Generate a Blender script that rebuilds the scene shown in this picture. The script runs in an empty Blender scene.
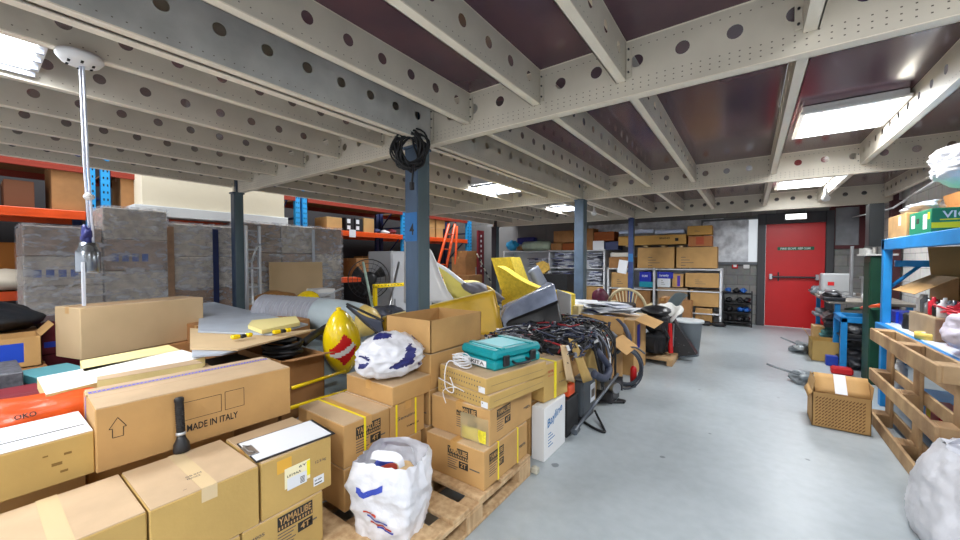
import bpy, bmesh, math, random
from mathutils import Matrix, Vector, noise
random.seed(7)
COL = bpy.context.scene.collection
PI = math.pi
# ------------------------------------------------------------------ camera numbers
FPX, YAW, PIT, CAMH = 374.0, math.radians(35.84), math.radians(-1.467), 1.4
_cy, _sy, _cp, _sp = math.cos(YAW), math.sin(YAW), math.cos(PIT), math.sin(PIT)
_F = Vector((-_sy*_cp, _cy*_cp, _sp)); _R = Vector((_cy, _sy, 0)); _U = Vector((_sy*_sp, -_cy*_sp, _cp))
def ray(px, py): return _F + _R*((px-480)/FPX) + _U*((270-py)/FPX)
def atZ(px, py, z): r = ray(px, py); t = (z-CAMH)/r.z; return Vector((r.x*t, r.y*t, z))
def atY(px, py, y): r = ray(px, py); t = y/r.y; return Vector((r.x*t, y, CAMH+r.z*t))
def atX(px, py, x): r = ray(px, py); t = x/r.x; return Vector((x, r.y*t, CAMH+r.z*t))
# ------------------------------------------------------------------ materials
MC = {}
def mat(name, col, rough=0.6, metal=0.0, var=0.0, vscale=6.0, bump=0.0, bscale=40.0, col2=None, emit=None, es=1.0, alpha=None, trans=0.0, spec=None, stretch=None, coat=0.0, sss=0.0):
    if name in MC: return MC[name]
    m = bpy.data.materials.new(name); m.use_nodes = True
    nt = m.node_tree; N = nt.nodes; L = nt.links
    b = N['Principled BSDF']
    b.inputs['Base Color'].default_value = (*col, 1); b.inputs['Roughness'].default_value = rough; b.inputs['Metallic'].default_value = metal
    if spec is not None: b.inputs['Specular IOR Level'].default_value = spec
    if trans: b.inputs['Transmission Weight'].default_value = trans
    if coat: b.inputs['Coat Weight'].default_value = coat; b.inputs['Coat Roughness'].default_value = 0.1
    if alpha is not None: b.inputs['Alpha'].default_value = alpha
    if emit: b.inputs['Emission Color'].default_value = (*emit, 1); b.inputs['Emission Strength'].default_value = es
    if var or col2 or bump:
        tc = N.new('ShaderNodeTexCoord'); src = tc.outputs['Object']
        if stretch:
            mp = N.new('ShaderNodeMapping'); mp.inputs['Scale'].default_value = stretch; L.new(src, mp.inputs['Vector']); src = mp.outputs['Vector']
        if var or col2:
            n = N.new('ShaderNodeTexNoise'); n.inputs['Scale'].default_value = vscale; n.inputs['Detail'].default_value = 5; L.new(src, n.inputs['Vector'])
            r = N.new('ShaderNodeValToRGB'); r.color_ramp.elements[0].position = 0.32; r.color_ramp.elements[1].position = 0.68
            c2 = col2 if col2 else tuple(c*(1-var) for c in col)
            r.color_ramp.elements[0].color = (*c2, 1); r.color_ramp.elements[1].color = (*(tuple(min(1, c*(1+var*0.5)) for c in col) if not col2 else col), 1)
            L.new(n.outputs['Fac'], r.inputs['Fac']); L.new(r.outputs['Color'], b.inputs['Base Color'])
        if bump:
            n2 = N.new('ShaderNodeTexNoise'); n2.inputs['Scale'].default_value = bscale; n2.inputs['Detail'].default_value = 4; L.new(src, n2.inputs['Vector'])
            bp = N.new('ShaderNodeBump'); bp.inputs['Strength'].default_value = bump; bp.inputs['Distance'].default_value = 0.01
            L.new(n2.outputs['Fac'], bp.inputs['Height']); L.new(bp.outputs['Normal'], b.inputs['Normal'])
    MC[name] = m; return m
def srgb(r, g, b):
    f = lambda c: ((c/255+0.055)/1.055)**2.4 if c > 10 else c/255/12.92
    return (f(r), f(g), f(b))
card_toplit = mat('cardboard_toplit', srgb(196,168,134), 0.7, var=0.1, vscale=7)  # paler, pinker cardboard: cool ceiling light on carton tops put into the colour
card = mat('cardboard', srgb(192,150,94), 0.8, var=0.12, vscale=5, bump=0.08, bscale=60)
card_y = mat('cardboard_yellowish', srgb(192,158,92), 0.8, var=0.12, vscale=4, bump=0.08, bscale=60)
card_p = mat('cardboard_pale', srgb(204,176,136), 0.8, var=0.08, vscale=3, bump=0.06, bscale=60)
card_d = mat('cardboard_dark', srgb(165,118,72), 0.85, var=0.2, vscale=5)
card_in = mat('cardboard_inside', srgb(170,128,82), 0.9, var=0.1)
tapem = mat('brown_tape', srgb(196,150,88), 0.3, spec=0.6)
tapec = mat('clear_tape', srgb(214,190,150), 0.2)
ink = mat('black_ink', (0.02,0.018,0.015), 0.7)
ink_r = mat('red_ink', srgb(190,60,40), 0.7)
ink_b = mat('blue_ink', srgb(50,70,170), 0.6)
ink_g = mat('grey_ink', srgb(100,90,80), 0.7)
yel_strap = mat('yellow_strap', srgb(245,225,30), 0.35)
white = mat('white_plastic', srgb(226,226,226), 0.4)
whitep = mat('white_paper', srgb(222,224,228), 0.8)
bagm = mat('white_bag', srgb(222,222,228), 0.34, bump=1.0, bscale=13, var=0.08, vscale=9)
blackp = mat('black_plastic', (0.012,0.012,0.014), 0.4)
blackm = mat('black_rubber', (0.011,0.011,0.013), 0.55, var=0.4, vscale=20)
greyp = mat('grey_plastic', srgb(112,118,124), 0.45, var=0.1)
dgrey = mat('dark_grey_plastic', srgb(70,76,82), 0.45, var=0.15)
steel = mat('beam_steel', srgb(208,200,184), 0.5, 0.0, var=0.12, vscale=3, bump=0.03)
steel_l = mat('beam_flange', srgb(240,230,212), 0.5, var=0.05)
zinc = mat('zinc_beam', srgb(190,189,184), 0.4, 0.0, var=0.25, vscale=4)
postm = mat('post_paint', srgb(68,88,112), 0.45, var=0.25, vscale=5, stretch=(1,1,0.35))
postg = mat('post_paint_grey', srgb(92,112,120), 0.45, var=0.2, vscale=5, stretch=(1,1,0.35))
deckm = mat('deck_board', srgb(98,62,70), 0.2, var=0.35, vscale=1.5, col2=srgb(72,48,62), coat=0.2)
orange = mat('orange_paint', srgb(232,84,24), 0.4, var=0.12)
bluep = mat('blue_paint', srgb(24,134,204), 0.4, var=0.12)
blued = mat('dark_blue', srgb(30,44,92), 0.5, var=0.2)
redp = mat('red_paint', srgb(200,22,26), 0.4, var=0.06, vscale=2)
wood = mat('pallet_wood', srgb(206,176,136), 0.8, col2=srgb(172,138,98), vscale=5, stretch=(6,6,1.2), bump=0.15, bscale=30)
wood_d = mat('old_pallet_wood', srgb(202,168,124), 0.85, col2=srgb(150,116,82), vscale=4, bump=0.2, bscale=30)
teal = mat('teal_case', srgb(0,142,150), 0.4, var=0.06)
teal_l = mat('teal_light', srgb(70,190,200), 0.4)
yel = mat('yellow_gelcoat', srgb(248,214,20), 0.2, coat=0.4)
yel_f = mat('yellow_foam', srgb(228,200,66), 0.9, var=0.18, vscale=30, bump=0.6, bscale=60)
hull_y = mat('hull_yellow', srgb(222,178,46), 0.35, var=0.1)
glossw = mat('gelcoat_white', srgb(246,248,252), 0.25, var=0.03)
cowlm = mat('cowling_grey', srgb(150,160,184), 0.2, 0.0, var=0.35, vscale=6)
metal = mat('bare_metal', srgb(170,172,176), 0.3, 0.8, var=0.15)
alu = mat('aluminium', srgb(200,204,210), 0.3, 0.6)
darkmetal = mat('dark_metal', srgb(60,60,64), 0.4, 0.5, var=0.3)
greenm = mat('green_paint', srgb(14,66,46), 0.45, var=0.2)
redc = mat('red_cable', srgb(205,30,50), 0.4)
darkred = mat('dark_red', srgb(120,30,42), 0.6, var=0.2)
navy = mat('navy_print', srgb(40,44,110), 0.5)
screen = mat('lamp_glow', (1,1,1), 0.5, emit=(0.93,0.97,1), es=5)
voidm = mat('dark_recess', (0.006,0.006,0.007), 0.9)
pglow = mat('exit_glow', (1,1,1), 0.5, emit=(1,1,1), es=2.2)
cream = mat('cream_plastic', srgb(226,210,168), 0.45)
glass = mat('glass', (0.7,0.75,0.8), 0.1, trans=0.0, alpha=0.35)
# ------------------------------------------------------------------ objects
def setp(o, label=None, cat=None, group=None, kind=None):
    if label: o['label'] = label
    if cat: o['category'] = cat
    if group: o['group'] = group
    if kind: o['kind'] = kind
    return o
def T(name, label, cat, loc=(0,0,0), rz=0.0, group=None, rot=None):
    o = bpy.data.objects.new(name, None); COL.objects.link(o); o.empty_display_size = 0.1
    o.location = loc; o.rotation_euler = rot if rot else (0, 0, rz)
    return setp(o, label, cat, group)
_txt = {}
def text_mesh(s, bold=False):
    if s in _txt: return _txt[s]
    cu = bpy.data.curves.new('t', 'FONT'); cu.body = s; cu.size = 1; cu.resolution_u = 2
    if bold: cu.offset = 0.018
    ob = bpy.data.objects.new('t', cu); COL.objects.link(ob)
    bpy.context.view_layer.update()
    me = bpy.data.meshes.new_from_object(ob.evaluated_get(bpy.context.evaluated_depsgraph_get()))
    vs = [v.co.copy() for v in me.vertices]; fs = [tuple(p.vertices) for p in me.polygons]
    bpy.data.objects.remove(ob); bpy.data.curves.remove(cu); bpy.data.meshes.remove(me)
    x0 = min(v.x for v in vs); x1 = max(v.x for v in vs); y0 = min(v.y for v in vs); y1 = max(v.y for v in vs)
    _txt[s] = ([((v.x-x0)/(x1-x0), (v.y-y0)/(y1-y0)) for v in vs], fs); return _txt[s]
class MB:
    def __init__(s, *mats):
        s.v = []; s.f = []; s.fm = []; s.fs = []; s.mats = list(mats) if mats else [white]; s.M = Matrix.Identity(4); s.noflip = False
    def mi(s, m):
        if isinstance(m, int): return m
        if m not in s.mats: s.mats.append(m)
        return s.mats.index(m)
    def add(s, vs, fs, m=0, smooth=False, M=None):
        n = len(s.v); MM = s.M @ M if M else s.M; k = s.mi(m)
        s.v += [MM @ Vector(v) for v in vs]
        for f in fs: s.f.append(tuple(i+n for i in f)); s.fm.append(k); s.fs.append(smooth)
        return s
    def box(s, x0, x1, y0, y1, z0, z1, m=0, b=0.0, M=None):
        if x0 > x1: x0, x1 = x1, x0
        if y0 > y1: y0, y1 = y1, y0
        if z0 > z1: z0, z1 = z1, z0
        b = min(b, (x1-x0)*.45, (y1-y0)*.45, (z1-z0)*.45)
        if b <= 0:
            vs = [(x,y,z) for x in (x0,x1) for y in (y0,y1) for z in (z0,z1)]
            return s.add(vs, [(0,1,3,2),(4,6,7,5),(0,4,5,1),(2,3,7,6),(0,2,6,4),(1,5,7,3)], m, False, M)
        lo = (x0,y0,z0); hi = (x1,y1,z1); vs = []; idx = {}
        for c in [(i,j,k) for i in (0,1) for j in (0,1) for k in (0,1)]:
            for a in range(3):
                p = []
                for q in range(3):
                    e = hi[q] if c[q] else lo[q]
                    p.append(e if q == a else (e-b if c[q] else e+b))
                idx[(c,a)] = len(vs); vs.append(tuple(p))
        fs = []
        for a in range(3):
            u, w = [q for q in range(3) if q != a]
            for sd in (0,1):
                cs = []
                for (i,j) in ((0,0),(1,0),(1,1),(0,1)):
                    c = [0,0,0]; c[a] = sd; c[u] = i; c[w] = j; cs.append(idx[(tuple(c),a)])
                fs.append(tuple(cs))
            for i in (0,1):
                for j in (0,1):
                    c0 = [0,0,0]; c0[u] = i; c0[w] = j; c1 = c0[:]; c1[a] = 1; c0 = tuple(c0); c1 = tuple(c1)
                    fs.append((idx[(c0,u)], idx[(c1,u)], idx[(c1,w)], idx[(c0,w)]))
        for c in [(i,j,k) for i in (0,1) for j in (0,1) for k in (0,1)]: fs.append((idx[(c,0)],idx[(c,1)],idx[(c,2)]))
        return s.add(vs, fs, m, False, M)
    def cyl(s, p0, p1, r0, r1=None, n=12, m=0, caps=True, smooth=True):
        r1 = r0 if r1 is None else r1; p0 = Vector(p0); p1 = Vector(p1); d = (p1-p0).normalized()
        u = d.orthogonal().normalized(); w = d.cross(u); vs = []
        for p, r in ((p0,r0),(p1,r1)):
            for i in range(n): a = 2*PI*i/n; vs.append(p+u*(r*math.cos(a))+w*(r*math.sin(a)))
        s.add(vs, [(i,(i+1)%n,n+(i+1)%n,n+i) for i in range(n)], m, smooth)
        if caps: s.add(vs, [tuple(range(n)), tuple(range(2*n-1,n-1,-1))], m, False)
        return s
    def tube(s, pts, r, n=6, m=0, closed=False):
        pts = [Vector(p) for p in pts]; K = len(pts); rr = r if isinstance(r, (list, tuple)) else [r]*K
        vs = []; u = None
        for i, p in enumerate(pts):
            a = pts[i-1] if i else (pts[-1] if closed else p); c = pts[(i+1) % K] if (i < K-1 or closed) else p
            d = (c-a); d = d.normalized() if d.length > 1e-9 else Vector((0,0,1))
            if u is None: u = d.orthogonal().normalized()
            u = (u-d*u.dot(d)); u = u.normalized() if u.length > 1e-6 else d.orthogonal().normalized()
            w = d.cross(u)
            for k in range(n): t = 2*PI*k/n; vs.append(p+u*(rr[i]*math.cos(t))+w*(rr[i]*math.sin(t)))
        fs = [(i*n+k, i*n+(k+1)%n, ((i+1)%K)*n+(k+1)%n, ((i+1)%K)*n+k) for i in range(K if closed else K-1) for k in range(n)]
        if not closed: fs += [tuple(range(n)), tuple(range(K*n-1, K*n-n-1, -1))]
        return s.add(vs, fs, m, True)
    def lathe(s, prof, n=20, m=0, M=None, smooth=True):
        vs = [(r*math.cos(2*PI*k/n), r*math.sin(2*PI*k/n), z) for r, z in prof for k in range(n)]
        fs = [(i*n+k, i*n+(k+1)%n, (i+1)*n+(k+1)%n, (i+1)*n+k) for i in range(len(prof)-1) for k in range(n)]
        if prof[0][0] > 1e-4: fs.append(tuple(range(n)))
        if prof[-1][0] > 1e-4: fs.append(tuple(range(len(prof)*n-1, len(prof)*n-n-1, -1)))
        return s.add(vs, fs, m, smooth, M)
    def grid(s, fn, nu, nv, m=0, smooth=True, thick=0.0):
        vs = [Vector(fn(i/nu, j/nv)) for i in range(nu+1) for j in range(nv+1)]
        q = lambda i, j: i*(nv+1)+j
        fs = [(q(i,j),q(i+1,j),q(i+1,j+1),q(i,j+1)) for i in range(nu) for j in range(nv)]
        if not thick: return s.add(vs, fs, m, smooth)
        nr = []
        for i in range(nu+1):
            for j in range(nv+1):
                a = vs[q(min(i+1,nu),j)]-vs[q(max(i-1,0),j)]; b = vs[q(i,min(j+1,nv))]-vs[q(i,max(j-1,0))]
                c = a.cross(b); nr.append(c.normalized() if c.length > 1e-12 else Vector((0,0,1)))
        K = len(vs); vs2 = vs+[v-nn*thick for v, nn in zip(vs, nr)]
        fs2 = fs+[tuple(k+K for k in reversed(f)) for f in fs]
        for i in range(nu): fs2 += [(q(i,0),q(i+1,0),q(i+1,0)+K,q(i,0)+K),(q(i,nv),q(i+1,nv),q(i+1,nv)+K,q(i,nv)+K)]
        for j in range(nv): fs2 += [(q(0,j),q(0,j+1),q(0,j+1)+K,q(0,j)+K),(q(nu,j),q(nu,j+1),q(nu,j+1)+K,q(nu,j)+K)]
        return s.add(vs2, fs2, m, smooth)
    def prism(s, poly, a0, a1, axis='z', m=0, M=None):
        n = len(poly); f = {'z': lambda p,a: (p[0],p[1],a), 'y': lambda p,a: (p[0],a,p[1]), 'x': lambda p,a: (a,p[0],p[1])}[axis]
        vs = [f(p,a0) for p in poly]+[f(p,a1) for p in poly]
        return s.add(vs, [tuple(range(n)), tuple(range(2*n-1,n-1,-1))]+[(i,(i+1)%n,n+(i+1)%n,n+i) for i in range(n)], m, False, M)
    def text(s, FM, u, v, w, h, st, m):
        pts, fs = text_mesh(st, True)
        return s.add([FM @ Vector((u+a*w, v+b*h, 0.0012)) for a, b in pts], fs, m)
    def rect(s, FM, u0, v0, u1, v1, m, off=0.0006):
        return s.add([FM @ Vector(p) for p in ((u0,v0,off),(u1,v0,off),(u1,v1,off),(u0,v1,off))], [(0,1,2,3)], m)
    def frame(s, FM, u0, v0, u1, v1, t, m):
        for a in ((u0,v0,u1,v0+t),(u0,v1-t,u1,v1),(u0,v0,u0+t,v1),(u1-t,v0,u1,v1)): s.rect(FM, *a, m)
        return s
    def build(s, name, parent=None, label=None, recalc=True, loc=None, rot=None, **kw):
        me = bpy.data.meshes.new(name); me.from_pydata(s.v, [], s.f)
        for m in s.mats: me.materials.append(m)
        me.polygons.foreach_set('material_index', s.fm); me.polygons.foreach_set('use_smooth', s.fs)
        if recalc:
            bm = bmesh.new(); bm.from_mesh(me); bmesh.ops.recalc_face_normals(bm, faces=bm.faces); bm.to_mesh(me); bm.free()
        me.update()
        o = bpy.data.objects.new(name, me); COL.objects.link(o)
        if parent: o.parent = parent
        if loc is not None: o.location = loc
        if rot is not None: o.rotation_euler = rot
        return setp(o, label, **kw)
def copy_tree(o, loc=None, rz=None, label=None, group=None, parent=None):
    kids = list(o.children); c = o.copy(); COL.objects.link(c)
    if parent: c.parent = parent
    if loc is not None: c.location = loc
    if rz is not None: c.rotation_euler = (0, 0, rz)
    if label: c['label'] = label
    if group: c['group'] = group
    for k in kids: copy_tree(k, parent=c)
    return c
def face(w, d, h, side, lid=0):   # box centred in x,y, base at z=0; frame of one face seen from outside
    X = {'E': ((w/2,-d/2,0),(0,1,0),(0,0,1),(1,0,0)), 'S': ((-w/2,-d/2,0),(1,0,0),(0,0,1),(0,-1,0)),
         'W': ((-w/2,d/2,0),(0,-1,0),(0,0,1),(-1,0,0)), 'N': ((w/2,d/2,0),(-1,0,0),(0,0,1),(0,1,0)),
         'T': ((-w/2,-d/2,h),(1,0,0),(0,1,0),(0,0,1)), 'TE': ((w/2,-d/2,h),(0,1,0),(-1,0,0),(0,0,1))}[side]
    o, a, b, c = [Vector(q) for q in X]
    M = Matrix.Identity(4)
    for i in range(3): M[i][0] = a[i]; M[i][1] = b[i]; M[i][2] = c[i]; M[i][3] = o[i]
    return M
# a closed carton: x0..x1,y0..y1,z0..z1 in the world, turned rz about its centre
def carton(name, label, x0, x1, y0, y1, z0, z1, rz=0, m=None, marks=None, tape='y', tapem_=None, group=None, straps=(), strap_m=None, cat='box', seam=True):
    m = m or card; w, d, h = x1-x0, y1-y0, z1-z0
    root = T(name, label, cat, ((x0+x1)/2, (y0+y1)/2, z0), rz, group)
    b = MB(m); b.box(-w/2, w/2, -d/2, d/2, 0, h-0.003, 0, 0.004)
    tm_ = card_toplit if m in (card, card_y, card_p) else 0
    e = 0.003                     # four top flaps meeting along the middle seam
    if tape == 'y' or tape is None:
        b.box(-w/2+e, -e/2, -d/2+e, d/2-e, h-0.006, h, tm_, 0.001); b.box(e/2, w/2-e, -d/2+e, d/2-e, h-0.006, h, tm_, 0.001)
        if seam: b.rect(face(w,d,h,'T'), w/2-0.0012, 0.004, w/2+0.0012, d-0.004, ink_g, 0.0002)
    else:
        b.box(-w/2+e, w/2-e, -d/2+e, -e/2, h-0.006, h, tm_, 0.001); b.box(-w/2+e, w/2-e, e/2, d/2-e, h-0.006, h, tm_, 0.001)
        if seam: b.rect(face(w,d,h,'T'), 0.004, d/2-0.0012, w-0.004, d/2+0.0012, ink_g, 0.0002)
    if marks: marks(b, w, d, h)
    b.build('carton_body', root)
    if tape:
        t = MB(tapem_ or tapem); k = 0.024
        if tape == 'y':
            t.box(-k, k, -d/2-0.0006, d/2+0.0006, h, h+0.0008); t.box(-k, k, -d/2-0.0008, -d/2, h-0.05, h); t.box(-k, k, d/2, d/2+0.0008, h-0.05, h)
        else:
            t.box(-w/2-0.0006, w/2+0.0006, -k, k, h, h+0.0008); t.box(-w/2-0.0008, -w/2, -k, k, h-0.05, h); t.box(w/2, w/2+0.0008, -k, k, h-0.05, h)
        t.build('tape', root)
    for (ax, p) in straps:
        t = MB(strap_m or yel_strap); q = 0.0018; k = 0.006
        if ax == 'x': # strap running round in the x-z plane at y = p
            for a in ((-w/2-q, w/2+q, p-k, p+k, h, h+q), (w/2, w/2+q, p-k, p+k, 0, h), (-w/2-q, -w/2, p-k, p+k, 0, h)): t.box(*a)
        else:
            for a in ((p-k, p+k, -d/2-q, d/2+q, h, h+q), (p-k, p+k, -d/2-q, -d/2, 0, h), (p-k, p+k, d/2, d/2+q, 0, h)): t.box(*a)
        t.build('strap', root)
    return root
def open_carton(name, label, x0, x1, y0, y1, z0, z1, rz=0, m=None, flaps=(('S',100),('N',100),('E',100),('W',100)), marks=None, group=None, fill=None, flaplen=None, cat='box'):
    m = m or card; w, d, h = x1-x0, y1-y0, z1-z0; t = 0.005
    root = T(name, label, cat, ((x0+x1)/2, (y0+y1)/2, z0), rz, group)
    b = MB(m, card_in)
    b.box(-w/2, w/2, -d/2, d/2, 0, t); b.box(-w/2, -w/2+t, -d/2, d/2, 0, h); b.box(w/2-t, w/2, -d/2, d/2, 0, h)
    b.box(-w/2, w/2, -d/2, -d/2+t, 0, h); b.box(-w/2, w/2, d/2-t, d/2, 0, h)
    if fill: b.box(-w/2+t, w/2-t, -d/2+t, d/2-t, t, h*fill[0], fill[1])
    if marks: marks(b, w, d, h)
    b.build('carton_body', root)
    for sd, ang in flaps:   # ang: 0 = closed over the box, 90 upright, 180 folded out flat, 270 hanging down
        L = (flaplen or min(w, d)/2); f = MB(m); a = math.radians(ang)
        if sd in 'SN':
            s = -1 if sd == 'S' else 1
            vec = Vector((0, -s*math.cos(a)*L, math.sin(a)*L)); p = Vector((0, s*d/2, h)); e = Vector((w/2-0.003, 0, 0))
        else:
            s = -1 if sd == 'W' else 1
            vec = Vector((-s*math.cos(a)*L, 0, math.sin(a)*L)); p = Vector((s*w/2, 0, h)); e = Vector((0, d/2-0.003, 0))
        nn = e.cross(vec).normalized()*0.002
        vs = [p-e-nn, p+e-nn, p+e+vec-nn, p-e+vec-nn, p-e+nn, p+e+nn, p+e+vec+nn, p-e+vec+nn]
        f.add(vs, [(0,1,2,3),(4,5,6,7),(0,1,5,4),(1,2,6,5),(2,3,7,6),(3,0,4,7)])
        f.build('flap', root)
    return root
def blob(b, c, r, m=0, amp=0.25, freq=3.0, sub=4, ridge=0.5, seed=0, flat=None, M=None):
    bm = bmesh.new(); bmesh.ops.create_icosphere(bm, subdivisions=sub, radius=1)
    off = Vector((seed*7.1, seed*3.3, seed*1.7)); vs = []
    for v in bm.verts:
        p = v.co.copy(); n1 = noise.noise(p*freq*0.5+off); n2 = 1-abs(noise.noise(p*freq+off*2))*2; n3 = 1-abs(noise.noise(p*freq*2.3+off))*2
        k = 1+amp*(n1+ridge*(n2-0.5)*0.6+ridge*0.35*(n3-0.5))
        q = Vector((p.x*r[0]*k, p.y*r[1]*k, p.z*r[2]*k))
        if flat is not None and q.z < flat: q.z = flat+(q.z-flat)*0.05
        vs.append(q+Vector(c))
    b.add(vs, [tuple(v.index for v in f.verts) for f in bm.faces], m, True, M); bm.free(); return b
def spline(pts, n=8, closed=False):
    P = [Vector(p) for p in pts]; K = len(P); out = []
    for i in range(K if closed else K-1):
        p0 = P[i-1] if (i or closed) else P[0]; p1 = P[i]; p2 = P[(i+1) % K]; p3 = P[(i+2) % K] if (closed or i < K-2) else P[-1]
        for k in range(n):
            t = k/n; out.append(0.5*((2*p1)+(p2-p0)*t+(2*p0-5*p1+4*p2-p3)*t*t+(3*p1-p0-3*p2+p3)*t**3))
    if not closed: out.append(P[-1])
    return out
# ================================================================== THE SETTING
def struct(name, b, label=None, cat=None, parent=None, **k):
    o = b.build(name, parent, label, **k)
    if not parent: o['kind'] = 'structure'
    if cat: o['category'] = cat
    return o
def floor_mat():
    m = mat('concrete_floor', srgb(150,158,160), 0.35); nt = m.node_tree; N = nt.nodes; L = nt.links; b = N['Principled BSDF']
    tc = N.new('ShaderNodeTexCoord'); n = N.new('ShaderNodeTexNoise'); n.inputs['Scale'].default_value = 0.9; n.inputs['Detail'].default_value = 8; n.inputs['Distortion'].default_value = 0.6
    n2 = N.new('ShaderNodeTexNoise'); n2.inputs['Scale'].default_value = 14; n2.inputs['Detail'].default_value = 6
    L.new(tc.outputs['Object'], n.inputs['Vector']); L.new(tc.outputs['Object'], n2.inputs['Vector'])
    mx = N.new('ShaderNodeMix'); mx.data_type = 'FLOAT'; mx.inputs[0].default_value = 0.3; L.new(n.outputs['Fac'], mx.inputs[2]); L.new(n2.outputs['Fac'], mx.inputs[3])
    r = N.new('ShaderNodeValToRGB'); e = r.color_ramp.elements; e[0].position = 0.3; e[0].color = (*srgb(150,158,162), 1); e[1].position = 0.7; e[1].color = (*srgb(178,186,190), 1)
    L.new(mx.outputs[0], r.inputs['Fac'])
    # small dark scuffs and chips
    v = N.new('ShaderNodeTexVoronoi'); v.inputs['Scale'].default_value = 3.2; L.new(tc.outputs['Object'], v.inputs['Vector'])
    n3 = N.new('ShaderNodeTexNoise'); n3.inputs['Scale'].default_value = 9; L.new(tc.outputs['Object'], n3.inputs['Vector'])
    ad = N.new('ShaderNodeMath'); ad.operation = 'MULTIPLY_ADD'; ad.inputs[1].default_value = 0.35; L.new(n3.outputs['Fac'], ad.inputs[0]); L.new(v.outputs['Distance'], ad.inputs[2])
    r2 = N.new('ShaderNodeValToRGB'); r2.color_ramp.elements[0].position = 0.19; r2.color_ramp.elements[0].color = (0.45,0.46,0.47,1); r2.color_ramp.elements[1].position = 0.215; r2.color_ramp.elements[1].color = (1,1,1,1)
    L.new(ad.outputs[0], r2.inputs['Fac'])
    mm = N.new('ShaderNodeMix'); mm.data_type = 'RGBA'; mm.blend_type = 'MULTIPLY'; mm.inputs[0].default_value = 1
    L.new(r.outputs['Color'], mm.inputs[6]); L.new(r2.outputs['Color'], mm.inputs[7]); L.new(mm.outputs[2], b.inputs['Base Color'])
    rr = N.new('ShaderNodeMapRange'); rr.inputs['To Min'].default_value = 0.22; rr.inputs['To Max'].default_value = 0.5; L.new(n.outputs['Fac'], rr.inputs['Value']); L.new(rr.outputs['Result'], b.inputs['Roughness'])
    return m
def block_mat(name, c1, c2, mortar, axis='XZ', sc=1.0):
    m = mat(name, c1, 0.85); nt = m.node_tree; N = nt.nodes; L = nt.links; b = N['Principled BSDF']
    tc = N.new('ShaderNodeTexCoord'); sp = N.new('ShaderNodeSeparateXYZ'); cb = N.new('ShaderNodeCombineXYZ')
    L.new(tc.outputs['Object'], sp.inputs[0]); L.new(sp.outputs[axis[0]], cb.inputs[0]); L.new(sp.outputs[axis[1]], cb.inputs[1])
    k = N.new('ShaderNodeTexBrick'); k.inputs['Scale'].default_value = 1; k.inputs['Brick Width'].default_value = 0.44; k.inputs['Row Height'].default_value = 0.215
    k.inputs['Mortar Size'].default_value = 0.006; k.inputs['Color1'].default_value = (*c1,1); k.inputs['Color2'].default_value = (*c2,1); k.inputs['Mortar'].default_value = (*mortar,1)
    L.new(cb.outputs[0], k.inputs['Vector']); n = N.new('ShaderNodeTexNoise'); n.inputs['Scale'].default_value = 12; n.inputs['Detail'].default_value = 6; L.new(tc.outputs['Object'], n.inputs['Vector'])
    mm = N.new('ShaderNodeMix'); mm.data_type = 'RGBA'; mm.blend_type = 'OVERLAY'; mm.inputs[0].default_value = 0.35; L.new(k.outputs['Color'], mm.inputs[6]); L.new(n.outputs['Color'], mm.inputs[7])
    hs = N.new('ShaderNodeHueSaturation'); hs.inputs['Saturation'].default_value = 0.5; L.new(mm.outputs[2], hs.inputs['Color']); L.new(hs.outputs['Color'], b.inputs['Base Color'])
    bp = N.new('ShaderNodeBump'); bp.inputs['Strength'].default_value = 0.4; bp.inputs['Distance'].default_value = 0.01; L.new(k.outputs['Fac'], bp.inputs['Height']); bp.invert = True; L.new(bp.outputs['Normal'], b.inputs['Normal'])
    return m
blockg = block_mat('grey_blockwork', srgb(140,138,132), srgb(122,121,118), srgb(100,98,95))
blockw = block_mat('white_blockwork', srgb(214,212,206), srgb(200,200,196), srgb(165,163,158), 'YZ')
WX, WY = 1.95, 10.1
wallg = mat('grey_panel_wall', srgb(128,126,124), 0.6, var=0.12, vscale=2)
foil = mat('crumpled_plastic_sheet', srgb(236,240,246), 0.25, 0.0, col2=srgb(176,180,188), vscale=7, bump=1.0, bscale=9)
struct('floor', MB(floor_mat()).box(-8.8, WX+0.1, -3.2, WY+0.3, -0.1, 0), 'smooth grey concrete floor with dark scuffs', 'floor')
# far wall with two window openings and the doorway left open
W1 = (atY(703,222,WY), atY(762,262,WY)); W2 = (atY(834,208,WY), atY(860,245,WY)); DR = (0.262, 1.215, 2.17)
b = MB(blockg)
def hole_wall(b, x0, x1, z0, z1, holes, y0, y1):
    xs = sorted({x0, x1, *[h[0] for h in holes], *[h[1] for h in holes]})
    for i in range(len(xs)-1):
        a, c = xs[i], xs[i+1]; hs = sorted([(h[2], h[3]) for h in holes if h[0] <= a+1e-6 and h[1] >= c-1e-6]); z = z0
        for h in hs:
            if h[0] > z+1e-6: b.box(a, c, y0, y1, z, h[0])
            z = h[1]
        if z1 > z: b.box(a, c, y0, y1, z, z1)
H1 = (W1[0].x, W1[1].x, W1[1].z, W1[0].z); H2 = (W2[0].x, W2[1].x, W2[1].z, W2[0].z)
hole_wall(b, -8.8, WX+0.1, 0, 4.6, [H1, H2, (DR[0], DR[1], 0, DR[2])], WY, WY+0.2)
struct('wall_back', b, 'grey concrete block wall with red fire door', 'wall')
struct('wall_right', MB(blockw).box(WX, WX+0.15, -3.2, WY, 0, 4.6), 'white painted block wall behind blue rack', 'wall')
struct('wall_left', MB(mat('dark_wall', srgb(60,58,60), 0.8)).box(-8.8, -8.65, -3.2, WY, 0, 4.6), 'dark wall behind the orange pallet racks', 'wall')
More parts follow.
